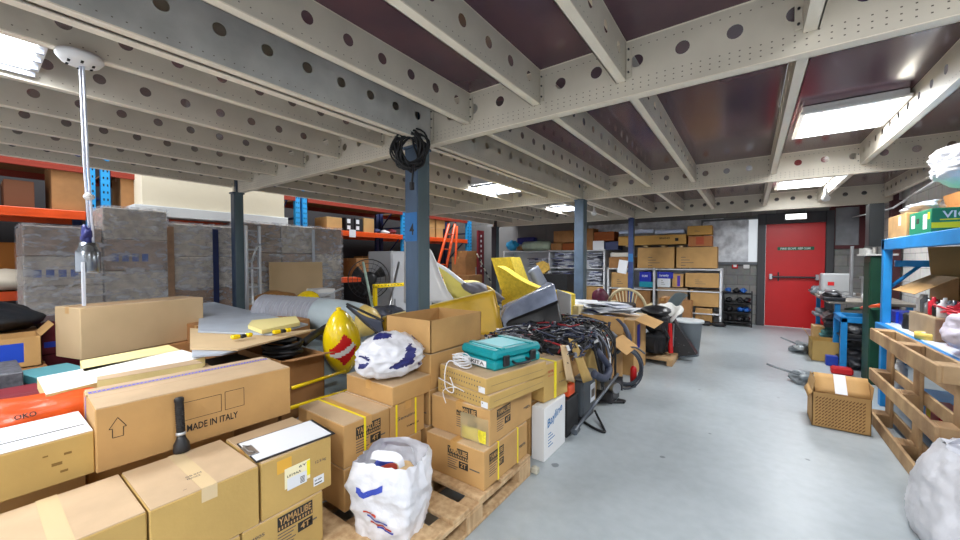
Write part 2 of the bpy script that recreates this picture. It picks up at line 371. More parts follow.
# grey panel cladding across the left of the far wall, foil faced insulation strip
b = MB(wallg, ink_g)
for i in range(8):
    x0 = -8.6+i*0.93; b.box(x0+0.004, x0+0.926, WY-0.03, WY, 0.1, 2.5, 0, 0.004)
struct('wall_panels', b, 'grey sheet panels lining the far wall behind white shelves', 'wall panel')
b = MB(foil); b.grid(lambda u, v: (-3.6+u*3.1, WY-0.04-0.02*noise.noise(Vector((u*14, v*5, 1))), 1.9+v*0.45), 40, 8); struct('trim_1', b, 'crumpled silver sheeting along top of far wall', 'sheeting', recalc=False)
# the deck overhead
b = MB(deckm)
xs = [-6.0,-5.36,-4.72,-4.07,-3.41,-2.75,-2.18,-1.76,-1.15,-0.6,0.18,0.95,1.95]
for i in range(len(xs)-1): b.box(xs[i], xs[i+1]-0.003, -3.2, WY, 2.667, 2.70)
struct('ceiling', b, 'dark glossy maroon deck boards over the beams', 'ceiling')
struct('roof', MB(mat('roof_sheet', srgb(90,90,92), 0.7)).box(-8.8, -6.05, -3.2, WY, 4.5, 4.6), 'dark roof high over the pallet racks', 'roof')
# perforated steel beams ------------------------------------------------
def webholes(b, L, z0, z1, sp, r, hz, s0, fn, m=0, n=16):
    cells = []; s = s0-sp/2
    while s > 0: s -= sp
    while s < L-1e-6:
        a = max(0, s); c = min(L, s+sp); mid = s+sp/2
        if mid-r > a+0.005 and mid+r < c-0.005: cells.append((a, c, mid))
        else: cells.append((a, c, None))
        s += sp
    for a, c, mid in cells:
        if mid is None:
            b.add([fn(a,z0),fn(c,z0),fn(c,z1),fn(a,z1)], [(0,1,2,3)], m); continue
        vs = []
        for k in range(n):
            t = 2*PI*k/n; vs.append(fn(mid+r*math.cos(t), hz+r*math.sin(t)))
        for k in range(n):
            t = 2*PI*k/n; dx, dz = math.cos(t), math.sin(t)
            kk = {2:(c,z1), 6:(a,z1), 10:(a,z0), 14:(c,z0)}.get(k)
            if kk is None:
                q = [1e9]
                if abs(dx) > 1e-6: q.append(((c if dx > 0 else a)-mid)/dx)
                if abs(dz) > 1e-6: q.append(((z1 if dz > 0 else z0)-hz)/dz)
                tt = min(x for x in q if x > 0); kk = (mid+dx*tt, hz+dz*tt)
            vs.append(fn(*kk))
        b.add(vs, [(k,(k+1)%n,n+(k+1)%n,n+k) for k in range(n)], m)
def dots(b, L, z, sp, size, fn, m, a0=0.02):
    s = a0
    while s < L-0.02:
        b.add([fn(s-size,z-size*.8),fn(s+size,z-size*.8),fn(s+size,z+size*.8),fn(s-size,z+size*.8)], [(0,1,2,3)], m); s += sp
GX0, GX1 = -6.0, 1.93
def girder(y, s0, label):
    L = GX1-GX0; b = MB(steel, ink_g); fn = lambda s, z: (GX0+s, y, z)
    webholes(b, L, 2.355, 2.66, 0.232, 0.035, 2.54, s0, fn)
    if y < 6:
        for z in (2.385, 2.412, 2.44, 2.62): dots(b, L, z, 0.042, 0.0035, lambda s, zz: (GX0+s, y-0.0015, zz), 1)
    g = struct('ceiling_beam', b, label, 'beam', recalc=False)
    f = MB(steel_l); f.box(GX0, GX1, y, y+0.07, 2.35, 2.356, 0); f.box(GX0, GX1, y+0.064, y+0.07, 2.35, 2.372); f.box(GX0, GX1, y-0.002, y+0.07, 2.66, 2.667)
    f.build('flange', g); return g
G = [2.28, 5.73, 8.95]
s0 = (-1.703-GX0) % 0.232
girder(2.28, s0, 'main perforated steel beam crossing overhead at the cable-hung column')
girder(5.73, s0+0.05, 'second perforated cross beam, past the main one')
girder(8.95, s0, 'farthest perforated cross beam above the red door')
ends = [(-3.2, 2.28), (2.28, 5.73), (5.73, 8.95), (8.95, WY)]
bayname = ['in the bay nearest the camera', 'in the bay between first and second cross beams', 'in the bay before the farthest cross beam', 'in the short bay at the far wall']
JX = [(-5.98,-1),(-5.36,-1),(-4.72,-1),(-4.07,-1),(-3.41,-1),(-2.75,-1),(-2.14,-1),(-1.74,-1),(-1.15,-1),(-0.6,-1),(0.18,1),(0.95,1),(1.78,1)]
jname = ['outermost perforated joist beside the pallet racks','perforated joist next to the outermost left one','fourth perforated joist left of the column line','third perforated joist left of the column line','second perforated joist left of the column line','first perforated joist left of the column line','deep beam on the column line','first pale perforated joist right of the column line','second pale perforated joist right of the column line','third pale perforated joist right of the column line','pale perforated joist left of the big ceiling light','pale perforated joist right of the big ceiling light','perforated joist beside the white block wall']
for bi, (ya, yb) in enumerate(ends):
    if bi == 3: continue
    for ji, (x, sg) in enumerate(JX):
        deep = ji == 6; zb = 2.37 if deep else 2.445
        L = yb-ya-0.012; fn = lambda s, z, x=x, ya=ya: (x, ya+0.006+s, z)
        b = MB(zinc if (deep and bi == 0) else steel, ink_g)
        hz = 2.54 if deep else 2.565
        webholes(b, L, zb, 2.66, 0.226, 0.031, hz, 0.12, fn)
        sd = 0.0015*(1 if sg < 0 else -1)
        if bi == 0 or x > -2.2: dots(b, L, zb+0.03, 0.045, 0.003, lambda s, z, x=x, ya=ya: (x+sd, ya+0.006+s, z), 1)
        o = struct('ceiling_beam', b, f'{jname[ji]}, {bayname[bi]}', 'joist', recalc=False)
        f = MB(steel_l)
        fw = 0.055*sg
        f.box(x, x+fw, ya+0.006, yb-0.006, zb-0.006, zb); f.box(x+fw-0.006*sg, x+fw, ya+0.006, yb-0.006, zb-0.006, zb+0.014); f.box(x, x+fw, ya+0.006, yb-0.006, 2.66, 2.666)
        if deep: f.box(x-0.14, x-0.085, ya+0.006, yb-0.006, zb-0.006, zb); f.box(x-0.14, x-0.136, ya+0.006, yb-0.006, zb, 2.66)
        f.build('flange', o)
        if x > -2.2 or bi == 0:
            c = MB(steel, darkmetal)
            for yy, q in ((yb-0.012, 1), (ya+0.012, -1)):
                c.box(x-sg*0.004, x-sg*0.03, yy-0.003, yy+0.003, zb+0.01, 2.63)
                for z in (2.48, 2.55, 2.61): c.cyl((x-sg*0.017, yy-0.004*q, z), (x-sg*0.017, yy-0.012*q, z), 0.006, n=6, m=1)
            c.build('cleat', o)
# columns -------------------------------------------------------------
def column(x, y, label, s=0.075, m1=postm, m2=postg, zt=2.35, band=None, shade=True):
    b = MB(m1, m2)
    b.box(x-s, x+s, y-s, y+s, 0.02, zt, 0, 0.008); b.box(x+s, x+s+0.002, y-s+0.008, y+s-0.008, 0.02, zt, 1)
    o = struct('steel_column', b, label, 'column')
    p = MB(m1, darkmetal); p.box(x-s*1.8, x+s*1.8, y-s*1.8, y+s*1.8, 0, 0.02, 0, 0.003)
    for i in (-1, 1):
        for j in (-1, 1): p.cyl((x+i*s*1.5, y+j*s*1.5, 0.02), (x+i*s*1.5, y+j*s*1.5, 0.04), 0.012, n=6, m=1)
    p.build('base_plate', o)
    c = MB(m1); c.box(x-s, x+s, y-s*1.3, y+s*1.3, zt-0.02, zt+0.0, 0, 0.002); c.box(x-s*.5, x+s*.5, y-0.02, y+0.02, zt, 2.66); c.build('cap_plate', o)
    if band:
        t = MB(mat('blue_band', srgb(36,110,176), 0.5, var=0.2), ink); t.box(x-s+0.004, x+s-0.004, y-s-0.0025, y-s, band[0], band[1], 0)
        F = Matrix.Translation((x-s, y-s-0.003, band[0])) @ face(0,0,0,'S')
        h = band[1]-band[0]
        if band[2]: t.text(F, s*0.8, h*0.22, s*0.7, h*0.4, band[2], ink)
        t.build('painted_band', o)
    return o
column(-2.305, 2.28, 'thick blue-grey steel column with coiled black cable at its top', band=(1.56, 1.80, '4'))
column(-5.86, 2.28, 'dark blue column in front of the shrink-wrapped pallets', s=0.06, m1=mat('post_navy', srgb(40,56,78), 0.45, var=0.2))
column(-2.18, 5.73, 'blue-grey column rising behind the tangled cables', m1=mat('post_blue_grey', srgb(92,112,136), 0.45, var=0.2))
column(-2.18, 8.85, 'dark blue column in front of the white shelves', s=0.055, m1=mat('post_blue', srgb(46,66,120), 0.45, var=0.2), band=(1.37, 1.55, ''))
column(-5.86, 8.85, 'dark column among the far racks', s=0.08, m1=mat('post_dark', srgb(48,50,56), 0.5))
column(1.86, 8.7, 'dark red column in the far right corner', s=0.06, m1=mat('post_red', srgb(74,34,38), 0.5))
# windows ---------------------------------------------------------------
x0, x1, z0, z1 = H1
fr = MB(mat('window_frame_grey', srgb(96,100,106), 0.4))
for a in ((x0-0.03,x1+0.03,z0-0.06,z0),(x0-0.03,x1+0.03,z1,z1+0.04),(x0-0.03,x0+0.02,z0,z1),(x1-0.05,x1+0.04,z0,z1)): fr.box(a[0], a[1], WY-0.05, WY+0.05, a[2], a[3], 0, 0.004)
for t in (0.42, 0.58, 0.76): fr.box(x0+(x1-x0)*t-0.012, x0+(x1-x0)*t+0.012, WY-0.02, WY+0.03, z0, z1)
w = struct('window_1', fr, 'grey framed window covered with crumpled plastic sheeting', 'window')
MB(foil).grid(lambda u, v: (x0+u*(x1-x0)*0.78, WY-0.045-0.03*noise.noise(Vector((u*5, v*7, 3))), z0+v*(z1-z0)), 26, 14).build('plastic_sheet', w, recalc=False)
MB(mat('daylight_glass', srgb(190,196,200), 0.2, emit=(0.9,0.95,1), es=0.35)).box(x0, x1, WY+0.03, WY+0.036, z0, z1).build('window_pane', w)
x0, x1, z0, z1 = H2
fr = MB(mat('window_frame_red', srgb(84,30,34), 0.5))
for a in ((x0-0.05,x1+0.05,z0-0.07,z0),(x0-0.05,x1+0.05,z1,z1+0.07),(x0-0.07,x0+0.02,z0,z1),(x1-0.02,x1+0.07,z0,z1)): fr.box(a[0], a[1], WY-0.05, WY+0.05, a[2], a[3], 0, 0.004)
w = struct('window_2', fr, 'small dark red framed window right of the red door', 'window')
MB(mat('dull_glass', srgb(150,154,160), 0.1, var=0.3, vscale=4, spec=0.8)).box(x0, x1, WY+0.01, WY+0.02, z0, z1).build('window_pane', w)
# red fire door -----------------------------------------------------------
x0, x1, zt = DR
fr = MB(mat('door_frame_dark', srgb(58,58,62), 0.5))
fr.box(x0-0.14, x0, WY-0.06, WY+0.1, 0, zt+0.22, 0, 0.005); fr.box(x1, x1+0.12, WY-0.06, WY+0.1, 0, zt+0.22, 0, 0.005); fr.box(x0, x1, WY-0.03, WY+0.1, zt, zt+0.22, 0, 0.005)
dr = struct('door_1', fr, 'red fire exit door with push bar in dark frame', 'door')
p = MB(redp); p.box(x0+0.004, x1-0.004, WY-0.02, WY+0.03, 0.01, zt-0.004, 0, 0.004); p.build('door_leaf', dr)
F = Matrix.Translation((x0, WY-0.02, 0)) @ face(0,0,0,'S')
s = MB(mat('sign_green', srgb(10,84,52), 0.5), mat('sign_white', srgb(225,235,228), 0.5)); s.M = Matrix.Translation((0,0,0))
za = atY(790,250.5,WY-0.02).z; zc = atY(790,247,WY-0.02).z
zm = atY(790,248.6,WY).z
s.box(x0+0.2, x1-0.17, WY-0.026, WY-0.02, zm-0.035, zm+0.035)
FF = Matrix.Translation((x0, WY-0.0262, 0)) @ face(0,0,0,'S')
s.text(FF, 0.25, zm-0.02, 0.1, 0.04, 'FIRE', 1); s.text(FF, 0.37, zm-0.02, 0.13, 0.04, 'ESCAPE', 1); s.text(FF, 0.53, zm-0.02, 0.2, 0.04, 'KEEP CLEAR', 1)
s.build('door_sign', dr, 'green strip with white lettering')
zb = atY(790,277,WY).z
k = MB(alu, darkmetal); k.box(x0+0.07, x0+0.12, WY-0.11, WY-0.02, zb-0.05, zb+0.06, 0, 0.006); k.box(x1-0.15, x1-0.1, WY-0.11, WY-0.02, zb-0.05, zb+0.06, 0, 0.006)
k.cyl((x0+0.1, WY-0.09, zb), (x1-0.12, WY-0.09, zb), 0.02, m=1); k.box(x0+0.21, x0+0.235, WY-0.05, WY-0.02, zb-0.09, zb+0.1, 1, 0.004); k.build('push_bar', dr)
# lamps ------------------------------------------------------------------
def panel(x0, x1, y0, y1, z, label, bars=0, power=60, drop=0.05, group=None, ax='y', lum=True):
    t = T('ceiling_light', label, 'light', ((x0+x1)/2, (y0+y1)/2, z)); w = x1-x0; d = y1-y0
    b = MB(white); b.box(-w/2, w/2, -d/2, d/2, 0, 2.664-z, 0, 0.004); b.box(-w/2-0.015, w/2+0.015, -d/2-0.015, d/2+0.015, -0.004, 0.02, 0, 0.003); b.build('housing', t)
    if bars:
        g = MB(mat('louvre_grey', srgb(120,124,134), 0.5))
        for i in range(bars+1):
            if ax == 'y': g.box(-w/2, w/2, -d/2+d*i/bars-0.008, -d/2+d*i/bars+0.008, -0.04, -0.013)
            else: g.box(-w/2+w*i/bars-0.008, -w/2+w*i/bars+0.008, -d/2, d/2, -0.04, -0.013)
        g.build('louvre', t)
    e = MB(screen); e.box(-w/2+0.02, w/2-0.02, -d/2+0.02, d/2-0.02, -0.008, -0.005); e.build('diffuser', t)
    L = bpy.data.lights.new('panel_lamp', 'AREA'); L.shape = 'RECTANGLE'; L.size = w-0.05; L.size_y = d-0.05; L.energy = power; L.color = (0.94,0.97,1.0)
    lo = bpy.data.objects.new('panel_lamp', L); COL.objects.link(lo); lo.location = (0,0,-0.011); lo.parent = t
    return t
PWR = 42
panel(0.33, 0.93, 4.08, 4.83, 2.6, 'large bright white panel light above the aisle', power=PWR)
panel(0.33, 0.93, 7.35, 8.1, 2.6, 'smaller looking panel light in front of the red door', power=PWR)
panel(-3.38, -2.8, 4.45, 5.15, 2.52, 'louvred white ceiling light right of the thick column', 4, PWR)
panel(-3.38, -2.8, 7.1, 7.8, 2.52, 'louvred ceiling light beside the blue-grey column', 4, PWR)
panel(-3.38, -2.84, -0.5, 0.27, 2.5, 'louvred ceiling light in the top left corner', 4, PWR, ax='x')
for i, (x, y) in enumerate(((0.56, 0.5), (0.56, -2.0), (-1.45, -1.4))):  # unseen panel lights added above and behind the camera to brighten the room
    panel(x-0.25, x+0.25, y-0.37, y+0.37, 2.6, ['added unseen panel light above the camera', 'added unseen panel light behind the camera', 'added unseen panel light behind the left cartons'][i], power=PWR)
for y in (0.6, 4.6, 8.2):   # unseen area lamps high over the rack aisle, no fixtures built
    L = bpy.data.lights.new('unseen_aisle_lamp', 'AREA'); L.size = 1.2; L.energy = 110; L.color = (0.95,0.97,1)
    o = bpy.data.objects.new('unseen_aisle_lamp', L); COL.objects.link(o); o.location = (-6.4, y, 4.3); L.energy = 80
# exit lamp above the door
a = atY(785,220,WY-0.1); c = atY(807,213,WY-0.1)
t = T('exit_light', 'white glowing exit light box above the red door', 'light', ((a.x+c.x)/2, WY-0.1, a.z)); w = c.x-a.x
MB(white).box(-w/2, w/2, -0.02, 0.1, 0, c.z-a.z, 0, 0.006).build('housing', t); MB(pglow).box(-w/2+0.01, w/2-0.01, -0.026, -0.02, 0.01, c.z-a.z-0.01).build('diffuser', t)
# smoke detector, hanging cords and silver canister
p = atZ(80,55,2.44); q = Vector((p.x+0.02, p.y, 0))
t = T('smoke_detector', 'round white detector on the beam by the top left light', 'detector', (p.x, p.y, 2.44))
MB(white).lathe([(0.085,0.0),(0.088,-0.02),(0.07,-0.045),(0.03,-0.055),(0.001,-0.056)], 24).build('detector_body', t)
for i in range(6): a = i*PI/3; b = MB(voidm); b.box(0.05*math.cos(a)-0.012, 0.05*math.cos(a)+0.012, 0.05*math.sin(a)-0.005, 0.05*math.sin(a)+0.005, -0.053, -0.047); b.build('vent_slot', t)
cn = atX(88,262,p.x)
t = T('hanging_canister', 'shiny silver canister hung from the ceiling on white cords', 'canister', (cn.x, cn.y, cn.z))
b = MB(mat('canister_metal', srgb(150,156,164), 0.22, 0.9)); b.lathe([(0.001,-0.055),(0.045,-0.055),(0.048,-0.045),(0.048,0.05),(0.043,0.06),(0.035,0.075),(0.03,0.1),(0.001,0.1)], 24); b.build('canister_body', t)
b = MB(mat('white_cord', srgb(225,230,245), 0.5)); top = Vector((p.x-cn.x, p.y-cn.y, 2.385-cn.z))
b.tube([(0.0,0.01,0.1), top*0.5+Vector((0.004,0,0)), top], 0.006); b.tube([(0.01,0.02,0.1), top*0.5+Vector((0.012,0.012,0)), top+Vector((0.008,0.01,0))], 0.006); b.build('cord', t)
b = MB(navy); blob(b, (0.005,0.0,0.14), (0.024,0.024,0.045), amp=0.6, sub=3, seed=2); b.build('cord_knot', t)
b = MB(mat('clear_strap', srgb(210,215,225), 0.3)); b.box(0.03, 0.07, -0.03, -0.02, -0.22, 0.0); b.build('tag_strap', t)
blob(MB(white), (0.055,0,0.33), (0.03,0.02,0.018), amp=0.3, sub=2).build('cord_tie', t)
# cable coil at column top
t = T('cable_coil', 'coil of black cable hanging at the top of thick column', 'cable', (-2.17, 2.12, 2.26))
rr = random.Random(3); cb = MB(blackm)
for i in range(20):
    ra = 0.075+0.05*rr.random(); rb = 0.11+0.045*rr.random(); ph = rr.random()*6; tl = (rr.random()-.5)*0.3; o = Vector(((rr.random()-.5)*0.05, -0.02-0.05*rr.random(), (rr.random()-.5)*0.04))
    cb.tube([o+Vector((ra*math.cos(a)*0.72+0.02*math.sin(3*a+ph), ra*math.cos(a)*0.69+tl*0.15*math.sin(a), rb*math.sin(a)+0.012*math.sin(2*a+ph))) for a in [2*PI*k/28 for k in range(28)]], 0.0075, closed=True)
cb.build('cable_loop', t)
b = MB(blackm); b.tube(spline([(0,-0.03,0.15),(0.01,-0.02,0.25),(-0.03,0,0.4)],5), 0.01); b.build('cable_end', t); b = MB(blackm); b.tube(spline([(0.05,-0.06,-0.12),(0.07,-0.09,-0.2),(0.06,-0.09,-0.27)],5), 0.008); b.box(0.045,0.075,-0.105,-0.075,-0.32,-0.26,0,0.004); b.build('cable_end', t)
for px, py, lb in ((826,198,'small white domed lamp hanging from the second cross beam'),(594,213,'small white domed lamp beside the blue-grey column')):
    q = atZ(px, py, 2.3); t = T('dome_lamp', lb, 'light', q)
    MB(white).lathe([(0.001,-0.05),(0.04,-0.04),(0.05,0),(0.035,0.03),(0.02,0.05),(0.02,0.143),(0.001,0.143)], 16).build('lamp_body', t)
# camera and world
cam = bpy.data.cameras.new('camera'); cam.sensor_width = 36; cam.lens = FPX/960*36; cam.clip_start = 0.05
co = bpy.data.objects.new('camera', cam); COL.objects.link(co); co.location = (0,0,CAMH); co.rotation_euler = (PI/2+PIT, 0, YAW)
bpy.context.scene.camera = co
w = bpy.data.worlds.new('world'); bpy.context.scene.world = w; w.use_nodes = True
w.node_tree.nodes['Background'].inputs[0].default_value = (0.93,0.96,1,1); w.node_tree.nodes['Background'].inputs[1].default_value = 1.1
vs = bpy.context.scene.view_settings; vs.view_transform = 'Standard'; vs.look = 'None'; vs.exposure = 0.42
# ================================================================== LEFT FOREGROUND
def yamaha(face_w, u0, v0, big=True, side='E', small='4T', k=1.0, txt='YAMALUBE'):
    def f(b, w, d, h):
        F = face(w,d,h,side); W = 0.15*k; 
        b.rect(F, u0, v0+0.035*k, u0+W, v0+0.095*k, ink); b.text(F, u0+0.006*k, v0+0.058*k, W-0.012*k, 0.03*k, txt, card)
        for i in range(12): b.rect(F, u0+0.004+i*W/12, v0+0.04*k, u0+0.004+i*W/12+W/26, v0+0.052*k, card, 0.001)
        b.rect(F, u0+W*0.56, v0-0.015*k, u0+W, v0+0.026*k, ink); b.text(F, u0+W*0.64, v0-0.007*k, W*0.28, 0.026*k, small, card)
        for i in range(5): b.rect(F, u0, v0+0.02*k-i*0.013*k, u0+W*(0.5-0.06*(i%3)), v0+0.025*k-i*0.013*k, ink_g)
        F2 = F
        b.rect(F, face_w-0.1*k, v0+0.0, face_w-0.03*k, v0+0.008, ink_g)
    return f
def marks(*fs):
    def f(b, w, d, h):
        for q in fs: q(b, w, d, h)
    return f
def txt(side, u, v, w_, h_, s, m=ink): return lambda b, w, d, h: b.text(face(w,d,h,side), u, v, w_, h_, s, m)
def rct(side, u0, v0, u1, v1, m=ink): return lambda b, w, d, h: b.rect(face(w,d,h,side), u0, v0, u1, v1, m)
def frm(side, u0, v0, u1, v1, m=ink, t=0.002): return lambda b, w, d, h: b.frame(face(w,d,h,side), u0, v0, u1, v1, t, m)
# wooden pallets ---------------------------------------------------------
def pallet(name, label, x0, x1, y0, y1, loc=(0,0,0), rot=(0,0,0), m=wood, group=None):
    # long boards run along y on three rows of blocks, cross boards on top
    w, d = x1-x0, y1-y0; root = T(name, label, 'pallet', loc, rot=rot, group=group); rr = random.Random(len(label))
    def bd(n, *a): MB(m).box(*a, 0, 0.003).build(n, root)
    for i in range(3):
        x = x0+(w-0.1)*i/2; bd('bottom_board', x, x+0.1, y0, y1, 0, 0.02); bd('stringer_board', x, x+0.1, y0, y1, 0.098, 0.118)
        for j in range(3):
            y = y0+(d-0.14)*j/2; bd('block', x, x+0.1, y, y+0.14, 0.02, 0.098)
    return root, bd
r, bd = pallet('wooden_pallet', 'wooden pallet under the stacked oil cartons and white bag', -1.95, -1.14, 0.93, 2.14)
for i in range(6):
    y = 0.93+i*0.215; bd('deck_board', -1.95, -1.14, y, y+0.13, 0.119, 0.14)
r, bd = pallet('wooden_pallet', 'wooden pallet beneath the nearest cartons at lower left', -2.45, -1.53, -0.35, 0.88)
for i in range(7):
    y = -0.35+i*0.185; bd('deck_board', -2.45, -1.53, y, y+0.12, 0.119, 0.14)
# bottom row under near cartons
carton('cardboard_carton', 'oil carton directly under the clipboard carton, lettering at its top edge', -1.9, -1.545, 0.60, 0.93, 0.14, 0.366, m=card_y,
       marks=marks(yamaha(0.33, 0.13, 0.115), txt('E', 0.03, 0.17, 0.05, 0.014, '4905', ink_g), frm('E', 0.02, 0.03, 0.12, 0.09, ink_g)))
carton('cardboard_carton', 'carton under the tall plain one, its side just showing at bottom', -1.9, -1.545, 0.26, 0.595, 0.14, 0.364, m=card_y)
carton('cardboard_carton', 'carton under the lower left corner one, hidden at the frame edge', -1.9, -1.545, -0.1, 0.255, 0.14, 0.364, m=card_y)
# second row
def ink_top(b, w, d, h):
    F = face(w,d,h,'TE'); b.text(F, 0.13, 0.12, 0.05, 0.012, 'GB 074', ink_g); b.text(F, 0.13, 0.10, 0.04, 0.012, 'FRAGILE', ink_g); b.rect(F, 0.1, 0.04, 0.11, 0.043, ink_g)
carton('cardboard_carton', 'plain carton in front with handwriting on its pale top', -1.91, -1.545, 0.334, 0.662, 0.366, 0.6, m=card_y, marks=ink_top, tapem_=tapec, tape='x')
carton('cardboard_carton', 'plain carton at the lower left corner with scuffed pale top', -1.91, -1.55, -0.03, 0.329, 0.366, 0.6, m=card_y, tapem_=tapec, tape='x')
cl = carton('cardboard_carton', 'carton carrying the clipboard, with shipping label on its side', -1.89, -1.547, 0.672, 0.975, 0.366, 0.6, m=card_y, tape='y',
    marks=marks(txt('E', 0.225, 0.13, 0.05, 0.016, '12.5 kg', ink_g), rct('E', 0.06, 0.16, 0.12, 0.215, mat('stain', srgb(222,168,60), 0.7))))
s = MB(mat('label_cream', srgb(240,230,190), 0.6), whitep, ink, yel_strap); F = face(0.343,0.303,0.234,'E')
s.rect(F, 0.09, 0.085, 0.2, 0.17, 0, 0.001); s.rect(F, 0.10, 0.075, 0.185, 0.125, 1, 0.0015); s.text(F, 0.15, 0.15, 0.035, 0.01, '6Y', 2); s.text(F, 0.1, 0.13, 0.06, 0.01, 'LS19AA', 2); s.rect(F, 0.185, 0.1, 0.2, 0.165, 3, 0.0013)
for i in range(5): s.rect(F, 0.155, 0.082+i*0.006, 0.175, 0.085+i*0.006, 2, 0.002)
s.rect(F, 0.215, 0.035, 0.265, 0.075, 1, 0.001); s.text(F, 0.22, 0.055, 0.035, 0.008, 'SHIP', 2); s.rect(F, 0.22, 0.042, 0.255, 0.047, 2, 0.0016)
s.build('shipping_label', cl, 'cream and white printed shipping labels')
# clipboard
t = T('clipboard', 'black clipboard with white paper lying on a carton', 'clipboard', (-1.665, 0.835, 0.6015), rz=math.radians(-5))
MB(blackp).box(-0.115, 0.115, -0.165, 0.165, 0, 0.004, 0, 0.001).build('board', t)
MB(whitep).box(-0.105, 0.105, -0.16, 0.15, 0.004, 0.0055).build('paper', t)
k = MB(metal); k.box(-0.05, 0.05, -0.168, -0.13, 0.0055, 0.009, 0, 0.001); k.tube([(-0.035,-0.14,0.009),(-0.035,-0.165,0.022),(0.035,-0.165,0.022),(0.035,-0.14,0.009)], 0.002); k.build('clip', t)
# the long MADE IN ITALY carton
def italy(b, w, d, h):
    F = face(w,d,h,'E'); K = ink
    b.text(F, 0.275, 0.06, 0.195, 0.03, 'MADE IN ITALY', K)
    b.frame(F, 0.255, 0.11, 0.405, 0.19, 0.002, K); b.frame(F, 0.418, 0.11, 0.498, 0.195, 0.002, K)
    for p, q in [((a0*0.62+0.005,a1+0.02),(b0*0.62+0.005,b1+0.02)) for (a0,a1),(b0,b1) in (((0.05,0.135),(0.09,0.175)),((0.09,0.175),(0.13,0.135)),((0.05,0.135),(0.065,0.135)),((0.115,0.135),(0.13,0.135)),((0.065,0.135),(0.065,0.10)),((0.115,0.135),(0.115,0.10)),((0.065,0.10),(0.115,0.10)))]:
        dx, dy = q[0]-p[0], q[1]-p[1]; l = math.hypot(dx, dy); nx, ny = -dy/l*0.0012, dx/l*0.0012
        b.add([F @ Vector(v) for v in ((p[0]+nx,p[1]+ny,.001),(p[0]-nx,p[1]-ny,.001),(q[0]-nx,q[1]-ny,.001),(q[0]+nx,q[1]+ny,.001))], [(0,1,2,3)], K)
    FT = face(w,d,h,'TE')
it = carton('long_carton', 'long carton printed MADE IN ITALY with blue printed tape on top', -2.295, -1.955, 0.285, 1.0, 0.6, 0.845, rz=math.radians(-2.5), m=card, marks=italy, tape=None, seam=False)
s = MB(tapec, mat('vivid_blue_ink', srgb(60,60,200), 0.5)); s.M = Matrix.Translation((-0.09,0,0)); s.box(-0.03, 0.03, -0.3585, 0.3585, 0.245, 0.2458); s.box(-0.03, 0.03, -0.3590, -0.358, 0.12, 0.2455)
for i in range(52):
    y = -0.35+i*0.0135; s.add([(-0.022,y,0.2464),(-0.008,y,0.2464),(0.022,y+0.011,0.2464),(0.008,y+0.011,0.2464)], [(0,1,2,3)], 1); s.add([(0.022,y,0.2466),(0.008,y,0.2466),(-0.022,y+0.011,0.2466),(-0.008,y+0.011,0.2466)], [(0,1,2,3)], 1)
for i in range(8): s.add([(-0.01,-0.3595,0.13+i*0.013),(0.012,-0.3595,0.13+i*0.013),(0.006,-0.3595,0.14+i*0.013),(-0.014,-0.3595,0.14+i*0.013)], [(0,1,2,3)], 1)
s.build('printed_tape', it, 'clear tape with blue chain print')
# torch leaning on it
f0 = Vector((-1.915, 0.522, 0.601)); t = T('torch', 'black torch standing head down against the long carton', 'torch', f0, rot=(0, math.radians(-6), 0))
b = MB(blackp, alu); b.lathe([(0.001,0),(0.028,0),(0.029,0.01),(0.027,0.035),(0.017,0.055),(0.014,0.07)], 20); b.build('torch_head', t)
b = MB(blackm); b.lathe([(0.014,0.07),(0.0155,0.085),(0.0155,0.205),(0.017,0.208),(0.017,0.22),(0.012,0.225),(0.001,0.225)], 20)
for i in range(10): b.lathe([(0.0157,0.10+i*0.009),(0.0163,0.103+i*0.009),(0.0157,0.106+i*0.009)], 16)
b.build('torch_handle', t)
MB(alu).lathe([(0.0145,0.068),(0.0175,0.07),(0.0175,0.08),(0.0145,0.082)], 20).build('ring', t, 'silver ring')
# low pale box at far left with slotted white top
def slots(b, w, d, h):
    F = face(w,d,h,'TE'); b.rect(F, 0.003, 0.003, d-0.003, w-0.003, whitep, 0.0002); b.rect(F, 0.01, 0.10, d-0.01, 0.11, ink); b.rect(F, 0.01, 0.14, d-0.06, 0.145, ink_g); b.rect(F, 0.01, 0.045, d-0.14, 0.052, mat('pale_blue_ink', srgb(150,160,200), 0.7))
    E = face(w,d,h,'E')
    for u, v, q in ((0.36,0.1,0.012),(0.33,0.07,0.016),(0.31,0.11,0.008),(0.35,0.04,0.012),(0.12,0.06,0.01)): b.rect(E, u, v, u+q*1.6, v+q*0.7, mat('dirt', srgb(130,100,50), 0.9))
carton('slotted_carton', 'yellowish carton with white top and dark slot at left edge', -2.3, -1.99, -0.16, 0.278, 0.6, 0.762, m=card_y, marks=slots, tape=None, seam=False)
# orange bag
b = MB(mat('orange_bag', srgb(206,78,22), 0.35, bump=0.4, bscale=12, var=0.15), ink); blob(b, (0,0,0.0), (0.16,0.4,0.12), amp=0.3, sub=4, seed=5, flat=-0.1)
bf = b.build('plastic_bag', None, 'glossy orange plastic bag with black lettering behind the slotted carton', loc=(-2.56, 0.10, 0.68)); setp(bf, cat='bag')
tt = MB(ink); tt.M = Matrix.Translation((0.15,-0.06,0.07)) @ Matrix.Rotation(math.radians(-35),4,'Y'); tt.text(face(0,0,0,'E'), 0.07, 0.0, 0.06, 0.022, 'OKO', ink); tt.build('bag_print', bf)
carton('cardboard_carton', 'carton hidden beneath the orange bag', -2.9, -2.35, -0.25, 0.3, 0.3, 0.58, m=card)
carton('cardboard_carton', 'large base carton under the orange bag and planks', -3.3, -2.35, -0.25, 0.95, 0.0, 0.3, m=card)
carton('cardboard_carton', 'carton supporting the white foam plank', -3.2, -2.4, 0.31, 0.9, 0.3, 0.744, m=card)
